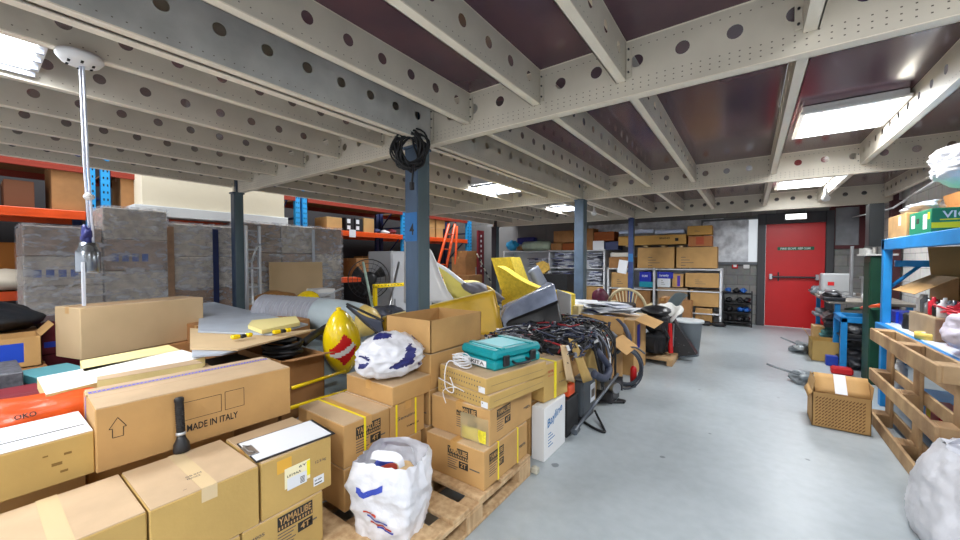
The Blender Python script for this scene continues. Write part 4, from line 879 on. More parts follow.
# ================================================================== GREY SHEETS, HOSES, BARRELS
gs = mat('grey_sheet', srgb(176,184,196), 0.5, var=0.1)
sheet('grey_sheet', 'large pale grey sheet lying behind the long carton', ((200,303),(214,302),(308,324),(272,334),(198,331)), 0.85, 0.012, gs, 'sheet')
sheet('cardboard_sheet', 'corrugated cardboard sheet under the large grey sheet', ((190,328),(270,333),(316,329),(238,349),(190,348)), 0.835, 0.012, card_p, 'cardboard')
sheet('grey_sheet', 'narrow pale sheet in front, closest to the printed tape carton', ((192,342),(236,340),(262,343),(222,354),(192,356)), 0.82, 0.01, gs, 'sheet')
q = sheet('foam_slab', 'cream yellow foam slab on the grey sheet', ((248,325),(252,320),(296,316),(300,322),(262,330)), 0.885, 0.03, mat('pale_foam', srgb(236,220,150), 0.8), 'foam')
for px, lb in ((239,'yellow and black spring clamp, left one on the sheets'),(279,'yellow and black spring clamp near the foam slab')):
    p = atZ(px+4, 336 if px < 250 else 331, 0.865); t = T('clamp', lb, 'clamp', (p.x, p.y, 0.852))
    MB(yel).box(-0.02,0.02,-0.075,-0.02,0,0.03,0,0.008).build('clamp_grip', t); MB(blackp).box(-0.018,0.018,-0.018,0.018,0,0.025,0,0.006).build('clamp_jaw', t); MB(yel).box(-0.02,0.02,0.02,0.06,0,0.03,0,0.008).build('clamp_grip', t)
for i, (y0_, y1_) in enumerate(((0.98,1.38),(1.4,1.8))): carton('cardboard_carton', ['left','right'][i]+' carton holding up the grey sheets', -4.4, -3.55, y0_+0.22, y1_+0.22, 0.3, 0.82, m=card_d)
carton('black_case', 'black equipment case beneath the sheets behind long carton', -3.3, -2.7, 0.99, 1.27, 0.42, 0.66, m=blackm, tape=None, seam=False, cat='case')
carton('cardboard_carton', 'base carton under the black equipment case', -3.3, -2.65, 0.98, 1.27, 0.0, 0.41, m=card_d)
open_carton('open_carton', 'open carton full of coiled black hose behind long carton', -3.32, -2.62, 1.28, 1.60, 0.36, 0.70, m=card_d, flaps=(('E',170),))
carton('cardboard_carton', 'base carton under the carton of black hose', -3.3, -2.65, 1.29, 1.62, 0.0, 0.355, m=card_d)
t = T('black_hose', 'coiled black hose heaped in the open brown carton', 'hose', (-2.95, 1.44, 0.68)); b = MB(blackm); rr = random.Random(9)
for i in range(9):
    ox, oy, oz = (rr.random()-.5)*0.12, (rr.random()-.5)*0.04, 0.012*i; ra = 0.13+0.06*rr.random()
    b.tube([(ox+ra*1.15*math.cos(a), oy+ra*0.62*math.sin(a), oz+0.02*math.sin(a+i)) for a in [2*PI*k/20 for k in range(20)]], 0.014, closed=True)
b.build('hose_coil', t)
b = MB(blackm); b.tube(spline([(0.15,0.1,0.08),(0.1,0.22,0.12),(0.0,0.42,0.16)],6), 0.03, n=8); b.cyl((0.0,0.42,0.16),(-0.05,0.6,0.17),0.012,m=alu); b.build('hose_nozzle', t)
for (p0, p1, z, lb) in (((292,388),(345,371),0.52,'upper yellow metal bar behind the clipboard carton'),((290,408),(356,388),0.45,'lower yellow metal bar behind the clipboard carton')):
    a = atZ(*p0, z); c = atZ(*p1, z); b = MB(yel, ink); b.tube([a, c], 0.014, n=4)
    q = b.build('yellow_bar', None, lb); setp(q, cat='bar')
b = MB(mat('fallen_grey_fabric', srgb(120,122,126), 0.7, var=0.3)); blob(b, (0,0,0), (0.3,0.35,0.22), amp=0.3, sub=4, seed=13, flat=-0.2); q = b.build('fabric_bundle', None, 'grey rumpled cover lying beneath the yellow bars', loc=(-2.35, 1.62, 0.22)); setp(q, cat='fabric')
# drum / corrugated duct / white barrel
dz = 0.86
a = atX(250,311,-4.3); c = atX(300,311,-3.75)
t = T('corrugated_duct', 'wide pale grey corrugated duct lying on its side', 'duct', (0,0,0)); b = MB(mat('duct_grey', srgb(172,174,184), 0.5), dgrey)
A = Vector((-4.35,1.92,0.83)); Bq = Vector((-3.78,2.24,0.80)); 
prof = []; n = 13; Lq = (Bq-A).length; MM = Matrix.Translation(A) @ (Bq-A).to_track_quat('Z','Y').to_matrix().to_4x4()
for i in range(n*2+1): prof.append((0.20 if i % 2 else 0.178, Lq*i/(2*n)))
b.lathe(prof, 28, 0, MM, smooth=False); b.build('duct_tube', t)
t = T('white_barrel', 'pale blue-grey barrel cowling beside the corrugated duct', 'barrel', (0,0,0)); b = MB(mat('barrel_white', srgb(186,200,206), 0.35, var=0.08), mat('barrel_yellow', srgb(236,206,120), 0.4))
A2 = Bq; B2 = Vector((-3.15,2.5,0.76)); MM = Matrix.Translation(A2) @ (B2-A2).to_track_quat('Z','Y').to_matrix().to_4x4(); Lb = (B2-A2).length
b.lathe([(0.17,0.005),(0.195,0.02),(0.2,Lb*0.3),(0.19,Lb*0.6),(0.17,Lb*0.8)], 28, 0, MM); b.build('barrel_body', t)
b = MB(mat('barrel_yellow', srgb(236,206,120), 0.4)); b.lathe([(0.17,Lb*0.8),(0.14,Lb*0.95),(0.08,Lb*1.04),(0.001,Lb*1.06)], 28, 0, MM); b.build('barrel_cap', t, 'pale yellow domed end')
b = MB(mat('barrel_white', srgb(186,200,206), 0.35)); b.lathe([(0.06,Lb*0.0),(0.06,0.02),(0.045,0.03),(0.001,0.03)], 20, 0, Matrix.Translation(A2+(B2-A2)*0.55+Vector((0.13,-0.1,0.08))) @ Vector((0.7,-0.6,0.4)).to_track_quat('Z','Y').to_matrix().to_4x4()); b.build('boss', t)
carton('grey_crate', 'pale grey crate carrying the duct and barrel', -4.5, -2.95, 2.12, 2.75, 0.0, 0.565, m=mat('crate_grey', srgb(160,170,178), 0.5), tape=None, seam=False, cat='crate')
carton('grey_crate', 'pale blue-grey lidded crate below the white barrel', -3.6, -2.85, 1.72, 2.08, 0.0, 0.6, m=mat('crate_pale', srgb(170,188,196), 0.5), tape=None, seam=False, cat='crate')
# yellow helmet like cover
p = atX(308,296,-4.6); t = T('yellow_cover', 'yellow dome cover with dark opening behind the duct', 'cover', (p.x, p.y, p.z-0.1)); b = MB(yel); b.lathe([(0.15,0.0),(0.15,0.06),(0.12,0.12),(0.06,0.16),(0.001,0.17)], 20); b.build('dome', t)
b = MB(blackp); b.lathe([(0.10,0.0),(0.085,0.05),(0.001,0.06)], 16, 0, Matrix.Translation((0.1,-0.03,0.0)) @ Matrix.Rotation(math.radians(60),4,'Y')); b.build('opening', t)
carton('cardboard_carton', 'rumpled brown carton behind the corrugated duct', -5.1, -4.45, 2.1, 2.95, 0.0, 0.84, m=card_d)
b = MB(alu); b.tube([atX(322,297,-4.4), atX(343,288,-4.6)], 0.014); q = b.build('metal_tube', None, 'thin bright metal tube above the white barrel'); setp(q, cat='tube')
b = MB(mat('brown_sack', srgb(140,98,48), 0.8)); blob(b, (0,0,0), (0.16,0.22,0.09), amp=0.25, sub=3); q = b.build('sack', None, 'brown crumpled sack behind the corrugated duct', loc=(-4.8, atX(276,298,-4.8).y, 0.93)); setp(q, cat='sack')
# small white drawers
p = atX(327,300,-4.8); t = T('drawer_unit', 'small white drawer unit beyond the barrel', 'drawers', (p.x-0.15, p.y, 0)); b = MB(white); b.box(-0.15,0.15,-0.13,0.13,0,1.0,0,0.006); b.build('drawer_case', t)
for k in range(6): MB(mat('drawer_grey', srgb(190,196,204), 0.4)).box(0.15,0.165,-0.115,0.115,0.25+k*0.12,0.35+k*0.12,0,0.004).build('drawer', t); MB(metal).box(0.165,0.178,-0.04,0.04,0.29+k*0.12,0.305+k*0.12,0,0.003).build('handle', t.children[-1])
# buoy with dive flag
bx = -2.78; ce = atX(342,342,bx)
t = T('dive_float', 'glossy yellow dive float with red and white flag', 'float', ce, rot=(math.radians(8),0,math.radians(20)))
b = MB(yel, redp, white)
def fl(u, v):
    a = 2*PI*u; s_ = v; z = 0.285-0.57*s_; r_ = 0.185*math.sin(PI*min(1, s_**0.85))**0.62*(0.72+0.38*s_); return (r_*0.85*math.cos(a), r_*math.sin(a), z)
b.grid(fl, 60, 50, 0)
for i, f in enumerate(b.f):
    c = sum((b.v[k] for k in f), Vector())/len(f); yy, zz = c.y+0.095, c.z+0.03
    if c.x > 0 and abs(yy)/0.09+abs(zz)/0.14 < 1:
        b.fm[i] = 2 if abs(yy*0.55-(zz))*0.9 < 0.022 else 1
b.build('float_body', t, recalc=False)
b = MB(yel); b.lathe([(0.02,0.27),(0.02,0.3),(0.001,0.3)], 12); b.build('valve', t)
# black fin lying against it
t = T('swim_fin', 'grey black rubber fin leaning on the yellow float', 'fin', (0,0,0)); b = MB(mat('fin_grey', srgb(62,68,84), 0.4))
P0, P1 = atX(347,306,-2.62), atX(381,334,-2.2); dx = (P1-P0)
side_ = Vector((0.2,-0.05,0.6)).normalized()
b.grid(lambda u, v: P0+dx*u+side_*((0.02+0.10*u)*(v-0.1))+Vector((0.02*math.cos(PI*v),0,-0.03*math.sin(PI*u))), 12, 6, 0, thick=0.012); b.build('fin_blade', t)
for k in (0.0, 1.0): MB(blackm).tube([P0+dx*u+side_*((0.02+0.10*u)*(k-0.1)) for u in (0,.25,.5,.75,1)], 0.01).build('fin_rib', t)
# fan -------------------------------------------------------------
fc = atX(369,279,-5.0); t = T('pedestal_fan', 'large black pedestal fan with wire guard', 'fan', (fc.x, fc.y, 0)); zc = fc.z; Rf = 0.32; MF = Matrix.Translation((0,0,zc)) @ Vector((0.8,-0.6,0)).to_track_quat('Z','Y').to_matrix().to_4x4()
b = MB(darkmetal)
def ring(b, r, z, tr, n=32, m=0): b.tube([MF @ Vector((r*math.cos(2*PI*k/n), r*math.sin(2*PI*k/n), z)) for k in range(n)], tr, closed=True, m=m)
for r_, z_ in ((Rf,0.0),(Rf,0.07),(Rf*0.8,0.1),(Rf*0.55,0.12),(0.12,0.13)): ring(b, r_, z_, 0.004)
ring(b, Rf, 0.03, 0.008)
for k in range(24):
    a = 2*PI*k/24; b.tube([MF @ Vector((r_*math.cos(a), r_*math.sin(a), z_)) for r_, z_ in ((0.12,0.13),(Rf*0.55,0.12),(Rf*0.8,0.1),(Rf,0.06))], 0.0025, n=4)
b.build('guard', t)
b = MB(blackp)
for k in range(3):
    a = 2*PI*k/3+0.5; b.grid(lambda u, v, a=a: MF @ Vector((math.cos(a+0.7*(v-.5))*(0.05+0.22*u), math.sin(a+0.7*(v-.5))*(0.05+0.22*u), 0.05+0.04*(v-.5))), 6, 5, 0, thick=0.004)
b.build('blade', t)
b = MB(blackp); b.lathe([(0.001,-0.12),(0.1,-0.1),(0.12,0.0),(0.11,0.13),(0.06,0.14),(0.001,0.14)], 20, 0, MF); b.build('motor', t)
MB(blackp).cyl((0,0,0.03),(0,0,zc-0.08),0.03).build('pole', t); MB(blackp).lathe([(0.001,0),(0.25,0),(0.25,0.02),(0.05,0.04),(0.001,0.04)], 20).build('base', t)
# grey cabinet, yellow frame, rails
p = atX(391,275,-4.9); q_ = atX(432,275,-4.9)
t = T('grey_cabinet', 'light grey metal cabinet directly behind the thick column', 'cabinet', (-5.2,(p.y+q_.y)/2,0)); dd_ = q_.y-p.y; b = MB(mat('cabinet_pale', srgb(186,188,194), 0.4)); zt = atX(391,251,-4.9).z; b.box(-0.3,0.3,-dd_/2,dd_/2,0,zt,0,0.01); b.build('cabinet_case', t); MB(mat('cabinet_pale', srgb(186,188,194), 0.4)).box(0.3,0.312,-dd_/2+0.02,dd_/2-0.02,0.05,zt-0.05,0,0.004).build('cabinet_door', t); MB(metal).box(0.312,0.33,-dd_/2+0.06,-dd_/2+0.08,0.6,0.75,0,0.003).build('handle', t.children[-1])
t = T('metal_trolley', 'yellow square-tube metal trolley left of the thick column', 'trolley', (0,0,0)); xf = -4.25
a = atX(375,286,xf); c = atX(412,287,xf)
for yy in (a.y, c.y): MB(yel).box(xf-0.025,xf+0.025,yy-0.025,yy+0.025,0,a.z,0,0.004).build('leg', t)
b = MB(yel, voidm); b.box(xf-0.025,xf+0.025,a.y-0.025,c.y+0.025,a.z-0.03,a.z+0.025,0,0.004)
for k in range(8): b.cyl((xf+0.024,a.y+0.04+k*0.06,a.z),(xf+0.0265,a.y+0.04+k*0.06,a.z),0.008,n=8,m=1)
b.build('top_rail', t)
t = T('metal_rails', 'pair of bare steel rails leaning near the fan', 'rails', (0,0,0))
for (p0, p1, m_) in (((363,262),(371,300),mat('pale_green_rail', srgb(180,204,190), 0.4)),((399,262),(388,312),metal)):
    a = atX(*p0,-4.6); c = atX(*p1,-4.3); d_ = c-a; e = a+d_*(a.z/(a.z-c.z)); MB(m_).tube([a, e], 0.018, n=4).build('rail', t)
carton('grey_crate', 'dark grey crate of scrap parts near the yellow frame', -4.1, -3.5, 2.85, 3.35, 0.0, 0.62, m=mat('crate_dark', srgb(84,88,100), 0.6, var=0.4, vscale=15), tape=None, seam=False, cat='crate')
b = MB(mat('scrap_blue_grey', srgb(92,98,116), 0.5, var=0.5, vscale=15)); blob(b, (0,0,0), (0.28,0.25,0.12), amp=0.5, sub=4, seed=21); q = b.build('scrap_heap', None, 'blue-grey heap of scrap parts beside the yellow frame', loc=(-3.8,3.1,0.7)); setp(q, cat='scrap', kind='stuff')
# ================================================================== HULL PANELS AND FOAM
def quad(name, label, P, th, m, cat, bow=0.0, nu=14, nv=6, m2=None, low=None):
    P = [Vector(p) for p in P]; b = MB(m)
    nn = (P[1]-P[0]).cross(P[3]-P[0]).normalized()
    b.grid(lambda u, v: P[0].lerp(P[1], u).lerp(P[3].lerp(P[2], u), v)+nn*bow*math.sin(PI*u)*math.sin(PI*v), nu, nv, 0, thick=th)
    q = b.build(name, None, label); return setp(q, cat=cat)
# big hull side: front face and top rim
H0, H1_, H2_, H3 = atY(383,318,2.75), atY(493,291,3.35), atY(503,323,3.3), atY(383,350,2.75)
H2_.z = 0.6; H3.z = 0.55
t = T('hull_section', 'big ochre yellow boat hull section beyond the open carton', 'hull', (0,0,0))
b = MB(hull_y); b.grid(lambda u, v: H0.lerp(H1_, u).lerp(H3.lerp(H2_, u), v)+Vector((0.05,-0.06,0))*math.sin(PI*u)*v, 20, 8, 0, thick=0.02); b.build('hull_side', t)
b = MB(mat('hull_rim', srgb(232,214,150), 0.5)); b.tube([H0.lerp(H1_, k/12) for k in range(13)], 0.018); b.build('hull_rim', t, 'pale rim along the top')
E_ = H1_+Vector((-0.5,0.55,0.02)); b = MB(hull_y); b.grid(lambda u, v: H1_.lerp(E_, u).lerp(H2_.lerp(Vector((E_.x,E_.y,0.6)), u), v), 8, 6, 0, thick=0.02); b.build('hull_end', t)
b = MB(hull_y); b.box(-2.9,-2.35,3.4,3.8,0,0.6,0,0.02); b.build('hull_base', t)
# tall white curved piece
def finpt(px, py, y): return atY(px, py, y)
t = T('white_moulding', 'tall white curved fibreglass moulding right of thick column', 'moulding', (0,0,0)); b = MB(glossw)
edge = [(424,243),(431,250),(436,262),(441,277),(447,290),(456,302)]
top = [finpt(x, y_, 3.55) for x, y_ in edge]; base = [Vector((p.x-0.03, 3.55, 0.7)) for p in [finpt(x,305,3.55) for x in (405,412,420,430,443,456)]]
left = [finpt(404, y_, 3.5) for y_ in (240,255,268,280,292,303)]
b.grid(lambda u, v: (lambda k, f: (left[k].lerp(left[k+1], f)).lerp(top[k].lerp(top[k+1], f), v))(min(4, int(u*5)), u*5-min(4, int(u*5)))+Vector((0,-0.06*math.sin(PI*v),0)), 20, 8, 0, thick=0.03)
b.build('moulding_shell', t)
b = MB(mat('pale_yellow_shell', srgb(240,226,120), 0.35)); a = [finpt(x,y_,3.75) for x,y_ in ((436,263),(448,270),(462,281),(475,291))]; c = [finpt(x,y_,3.7) for x,y_ in ((446,292),(452,298),(462,298),(474,296))]
b.grid(lambda u, v: (lambda k, f: a[k].lerp(a[k+1], f).lerp(c[k].lerp(c[k+1], f), v))(min(2, int(u*3)), u*3-min(2, int(u*3)))+Vector((0,0.05*math.sin(PI*v),0)), 15, 6, 0, thick=0.02); b.build('inner_flange', t, 'pale yellow inner flange')
b = MB(glossw); b.tube([p+Vector((0,-0.02,0)) for p in spline(a, 5)], 0.025); b.build('flange_edge', t)
t = T('white_moulding', 'low white and yellow moulding heaped behind the hull section', 'moulding', (0,0,0)); b = MB(mat('white_yellow_shell', srgb(238,234,214), 0.4, col2=srgb(240,218,110), vscale=1.6))
c0 = finpt(470,291,4.3); b.M = Matrix.Translation(c0+Vector((0,0,-0.08))); blob(b, (0,0,0), (0.42,0.3,0.24), amp=0.15, sub=4, seed=2, ridge=0.2); b.build('moulding_shell', t)
b = MB(hull_y); b.box(c0.x-0.35,c0.x+0.4,4.1,4.5,0,c0.z-0.2,0,0.02); b.build('support_block', t)
b = MB(mat('grey_scrap_cloth', srgb(128,128,140), 0.7, var=0.3)); cc = finpt(482,292,3.75); blob(b, (0,0,0), (0.3,0.12,0.09), amp=0.35, sub=4, seed=5); q = b.build('grey_offcut', None, 'rumpled grey offcut behind the hull section', loc=cc, rot=(0,math.radians(18),0)); setp(q, cat='offcut')
# foam block and sloping slab
t = T('foam_block', 'upright yellow foam block behind the sloping foam slab', 'foam', (0,0,0)); b = MB(yel_f); y0_ = 4.75
p1, p2, p3, p4 = atY(491,258,y0_), atY(510,257,y0_), atY(519,282,y0_), atY(501,290,y0_)
b.prism([(p.x,p.z) for p in (p1,p2,p3,p4)], y0_, y0_+0.3, 'y', 0)
pb = p4.copy(); pc_ = p3.copy(); b.prism([(p4.x,p4.z),(p3.x,p3.z),(p3.x+0.1,0.0),(p4.x,0.0)], y0_+0.02, y0_+0.28, 'y', 0); b.build('foam_body', t)
t = T('foam_slab', 'long sloping yellow foam slab curving down to the right', 'foam', (0,0,0)); b = MB(yel_f); y0_ = 4.45
upper = [atY(x,y_,y0_) for x,y_ in ((497,266),(505,270),(515,277),(528,284),(542,289),(560,292),(570,295))]; lower = [atY(x,y_,y0_) for x,y_ in ((503,291),(508,295),(516,298),(526,300),(540,300),(556,300),(569,318))]
U = spline(upper, 4); Lw = spline(lower, 4)
b.prism([(p.x,p.z) for p in U]+[(p.x,p.z) for p in reversed(Lw)], y0_, y0_+0.18, 'y', 0); b.build('foam_body', t)
carton('timber_crate', 'dark crate propping the foam slab and hull pieces', -2.75, -1.95, 4.0, 4.8, 0, 0.62, m=blackm, tape=None, seam=False, cat='crate')
carton('cream_block', 'small cream block beside the blue-grey column', -1.98, -1.75, 4.55, 4.75, 0.0, atY(568,305,4.6).z, m=cream, tape=None, seam=False, cat='block')
# grey glossy cowling
t = T('engine_cowling', 'glossy grey curved engine cowling on the cable heap', 'cowling', (0,0,0)); b = MB(cowlm, blackp)
c0 = [atY(504,323,3.4), atY(508,313,3.45), atY(522,304,3.52), atY(539,296,3.6), atY(555,290,3.7)]   # front-top crest
back = [atY(503,307,3.9), atY(509,303,3.9), atY(522,298,3.95), atY(536,291,4.0), atY(548,283,4.0)]
low = [atY(507,338,3.3), atY(513,336,3.3), atY(530,334,3.32), atY(547,330,3.35), atY(562,322,3.45)]
def cw(u, v):
    k = min(3, int(u*4)); f = u*4-k; A_ = back[k].lerp(back[k+1], f); B_ = c0[k].lerp(c0[k+1], f); C_ = low[k].lerp(low[k+1], f)
    return A_*(1-v)**2+B_*2*v*(1-v)*1.0+C_*v*v if False else (A_.lerp(B_, v*2) if v < 0.5 else B_.lerp(C_, v*2-1))+Vector((0.02,-0.05,0.03))*math.sin(PI*v)*1.8
b.grid(cw, 24, 18, 0, thick=0.012); b.build('cowling_shell', t)
b = MB(blackp); b.grid(lambda u, v: cw(0.12+0.88*u, 0.72+0.3*v)+Vector((0.012,-0.02,0.0)), 16, 6, 0, thick=0.01); b.build('dark_skirt', t, 'matt black lower band')
b = MB(white); q0 = atY(553,290,3.95); b.prism([(q0.x,q0.z),(q0.x+0.17,q0.z-0.05),(q0.x+0.17,q0.z-0.3),(q0.x+0.04,q0.z-0.3)], 4.05, 4.07, 'y'); q = b.build('sheet_offcut', None, 'small white panel between cowling and blue-grey column'); setp(q, cat='panel')
t = T('seat_shell', 'grey curved shell with white edge above the foam slab', 'shell', (0,0,0)); b = MB(mat('shell_grey', srgb(120,126,140), 0.3)); yy = 5.2
P = [atY(x,y_,yy) for x,y_ in ((529,272),(538,266),(548,284),(538,292))]; b.grid(lambda u, v: P[0].lerp(P[1], u).lerp(P[3].lerp(P[2], u), v)+Vector((0,-0.08*math.sin(PI*u),0)), 8, 8, 0, thick=0.015); b.build('shell_body', t)
b = MB(white); b.tube([P[3], P[0], P[1]], 0.012); b.build('shell_edge', t)
b = MB(blackm); b.box(P[3].x,P[2].x+0.05,yy+0.05,yy+0.35,0,P[3].z-0.05,0,0.01); b.build('shell_stand', t)
# ================================================================== FAR WALL SHELVES
SY = 9.45; shw = mat('shelf_white', srgb(222,224,228), 0.45)
def P9(x, y): return atY(x, y, SY)
def unit(label, px0, px1, pys, ups, ztop):
    x0, x1 = P9(px0, 268).x, P9(px1, 268).x; t = T('shelf_unit', label, 'shelf', ((x0+x1)/2, SY, 0)); c = (x0+x1)/2
    for p in ups:
        x = P9(p, 268).x-c; MB(shw).box(x-0.02, x+0.02, 0, 0.55, 0, ztop, 0, 0.003).build('upright', t)
    for p in pys:
        z = P9(600, p).z; MB(shw).box(x0-c, x1-c, 0, 0.55, z-0.025, z, 0, 0.003).build('shelf_board', t)
    MB(shw).box(x0-c, x1-c, 0.55, 0.56, 0, ztop).build('back_panel', t)
    return t
zA = P9(560, 250).z; zB = P9(660, 268).z
unit('white shelf unit with heaps of magazines on the far wall', 503, 605, (250, 268, 285, 305), (504, 549, 604), zA)
unit('white shelf unit holding cartons beside the black shoe rack', 607, 722, (268, 287, 306, 324.5), (608, 654, 721), zB)
def sb(name, label, px0, py0, px1, py1, m, cat='box', dep=0.4, off=0.03, **k):
    a = P9(px0, py1); c = P9(px1, py0)
    kw = dict(tape=k.pop('tape', None), seam=False)
    return carton(name, label, a.x, c.x, SY+off, SY+off+dep, a.z+0.001, c.z, m=m, cat=cat, **kw, **k)
def scrib(n=4, side='S', x=0.3, y=0.5):
    def f(b, w, d, h):
        F = face(w,d,h,side)
        for i in range(n): b.rect(F, w*x, h*y-i*h*0.13, w*(x+0.12+0.1*((i*7) % 3)), h*y-i*h*0.13+h*0.03, ink_g)
    return f
zs = {268: zB, 287: P9(600,287).z, 306: P9(600,306).z, 324.5: P9(600,324.5).z, 250: zA}
sb('cardboard_carton', 'large carton on top of white shelves, left one', 637, 247, 674, 268, card, marks=scrib(5), dep=0.45)
sb('cardboard_carton', 'large carton on top of white shelves, right one', 676, 246.5, 717, 268, card, marks=scrib(5, x=0.12), dep=0.45)
for i, px in enumerate((625, 643, 661, 679)): sb('packing_strip', ['first','second','third','fourth'][i]+' small strip under the long amber carton', px, 245.4, px+4, 247, card_p, cat='strip', dep=0.4)
lc = sb('long_carton', 'long amber carton lying on the two large shelf cartons', 618, 234, 686, 245.4, mat('amber_card2', srgb(196,150,78), 0.75), dep=0.4, marks=marks(lambda b,w,d,h: b.text(face(w,d,h,'S'), w*0.63, h*0.55, w*0.15, h*0.2, 'BRAND', ink), rct('S', 1.25, 0.07, 1.32, 0.14)))
sb('cardboard_carton', 'reddish brown carton right of the long amber one', 688, 235.5, 712, 246.5, mat('reddish_card', srgb(176,112,66), 0.8), dep=0.35, marks=rct('S', 0.15, 0.04, 0.3, 0.2, mat('faint_red', srgb(176,80,50), 0.8)))
sb('cardboard_carton', 'amber carton topmost beside the plastic-covered window', 687, 225, 712, 235.2, mat('amber_card2', srgb(196,150,78), 0.75), dep=0.35, marks=scrib(2))
for i, (a_, c_) in enumerate(((618, 653), (654, 684))):
    a = P9(a_, 234); c = P9(c_, 228.5); b = MB(mat('bubble_wrap', srgb(196,206,232), 0.25, bump=1.0, bscale=60)); b.box(a.x, c.x, SY+0.05, SY+0.38, a.z+0.001, c.z, 0, 0.02)
    q = b.build('bubble_wrap_roll', None, ['left','right'][i]+' bubble-wrapped bundle on top of the long amber carton'); setp(q, cat='bundle')
sb('cardboard_carton', 'low carton left of the dark blue column on shelves', 608.5, 257, 633, 268, card_d, dep=0.4)
sb('white_packet', 'white packet on the low carton by the blue column', 610, 252.5, 630, 256.8, mat('packet', srgb(214,208,196), 0.6), cat='packet', dep=0.3)
q = MB(whitep).box(0, 0.2, -0.003, 0.0, -0.3, 0, 0).build('paper_sheet', None, 'white paper sheet hung on the dark blue column', loc=(-2.42, 8.77, 1.42), rot=(0, 0.15, 0)); setp(q, cat='paper')
q = MB(whitep).box(P9(593,247).x, P9(604,247).x, SY-0.01, SY-0.003, P9(593,250).z, P9(593,241).z).build('paper_sheet', None, 'white paper sheet standing on the magazine shelves'); setp(q, cat='paper')
# second shelf
sb('cardboard_carton', 'carton on the middle shelf left of the blue column', 611, 272.5, 630, 287, card, marks=scrib(3))
sb('blue_box', 'glossy blue and teal box on the middle shelf', 639, 272, 651, 287, mat('royal_blue', srgb(24,40,170), 0.4), marks=marks(rct('S', 0, 0.0, 0.31, 0.13, mat('teal_stripe', srgb(20,150,170), 0.4)), txt('S', 0.06, 0.24, 0.12, 0.05, 'RM', whitep)))
sb('blue_box', 'blue and white lettered box on the middle shelf', 657, 273, 670, 287, whitep, marks=marks(rct('S', 0, 0.2, 0.33, 0.35, mat('royal_blue', srgb(24,40,170), 0.4)), txt('S', 0.04, 0.23, 0.2, 0.07, 'Serenity', whitep), scrib(3, y=0.45)))
sb('cardboard_carton', 'narrow carton with purple stripe on the middle shelf', 672, 274, 683, 287, card, marks=rct('S', 0.1, 0.02, 0.16, 0.26, mat('purple_ink', srgb(80,50,160), 0.6)))
sb('cardboard_carton', 'wide carton at the right end of the middle shelf', 685, 273.5, 719, 287, card, marks=scrib(3))
sb('cardboard_carton', 'carton behind the plastic chair on the third shelf', 611, 291, 650, 306, card_d)
sb('cardboard_carton', 'dull flat carton on the third shelf above the seat', 657, 288.5, 687, 306, mat('dull_card', srgb(158,134,108), 0.8))
sb('cardboard_carton', 'carton with dark top at right of the third shelf', 690, 291, 719, 306, card, marks=rct('S', 0.05, 0.34, 0.75, 0.36))
sb('cardboard_carton', 'small carton on the bottom shelf at right', 695, 309, 712, 324, card, marks=scrib(2))
sb('cardboard_carton', 'narrow carton on the bottom shelf beside the seat back', 684, 300, 693, 324, card_d, off=-0.3, dep=0.28)
for i, px in enumerate((706, 719)):
    p = P9(px, 324); b = MB(blackm); blob(b, (0,0,0.04), (0.13,0.08,0.05), amp=0.3, sub=3, seed=i); q = b.build('shoe', None, ['left','right'][i]+' black shoe on the floor below the white shelves', loc=(p.x, SY-0.12, 0.012)); setp(q, cat='shoe')
# magazines
rr = random.Random(17); magm = [mat('mag_white', srgb(214,218,230), 0.5), mat('mag_blue', srgb(110,118,160), 0.5), mat('mag_dark', srgb(60,62,84), 0.5), mat('mag_grey', srgb(160,164,176), 0.5)]
def heap(label, px0, px1, py0, py1, n):
    x0, x1 = P9(px0,260).x, P9(px1,260).x; z0 = P9(px0,py1).z+0.001; z1 = P9(px0,py0).z; b = MB(*magm)
    per = max(1, int((x1-x0)/0.22)); L = max(3, int((z1-z0)/0.022))
    for c in range(per):
        for k in range(L):
            z = z0+(z1-z0)*k/L; w = 0.105; xc = x0+0.12+(x1-x0-0.24)*(c+0.5)/per+rr.uniform(-.05,.05)
            M = Matrix.Translation((xc, SY+0.2+rr.uniform(-.05,.05), z)) @ Matrix.Rotation(rr.uniform(-.4,.4),4,'Z') @ Matrix.Rotation(rr.uniform(-.12,.12),4,'Y')
            b.box(-w, w, -0.14, 0.14, 0, (z1-z0)/L*0.8, rr.choice((0,0,0,3,1,2)), 0, M)
    q = b.build('magazine_heap', None, label); setp(q, cat='magazines', kind='stuff')
heap('heap of magazines on the upper shelf left of blue-grey column', 550, 573, 253, 268, 1)
heap('heap of magazines on the upper shelf right of blue-grey column', 585, 603, 253, 268, 1)
heap('heap of magazines on the second shelf left of blue-grey column', 550, 574, 271, 285, 1)
heap('heap of magazines on the second shelf right of blue-grey column', 585, 603, 271, 285, 1)
heap('low purple-grey stack of magazines on the far left shelf', 524, 547, 258, 268, 1)
sb('cardboard_carton', 'flat open carton tray on the third shelf right of column', 586, 287, 603, 305, card)
sb('cardboard_carton', 'carton on third shelf left of the blue-grey column', 552, 288, 575, 305, card_d)
b = MB(mat('pale_roll', srgb(196,214,192), 0.5, var=0.15, vscale=6)); a = P9(519,249); c = P9(547,249); b.lathe([(0.08,0),(0.13,0.03),(0.14,(c.x-a.x)*.5),(0.12,c.x-a.x-0.04),(0.06,c.x-a.x)], 16, 0, Matrix.Translation((a.x, SY+0.25, zA+0.135)) @ Matrix.Rotation(PI/2,4,'Y')); q = b.build('sheet_roll', None, 'pale green-white rolled sheeting on top of far left shelf'); setp(q, cat='roll')
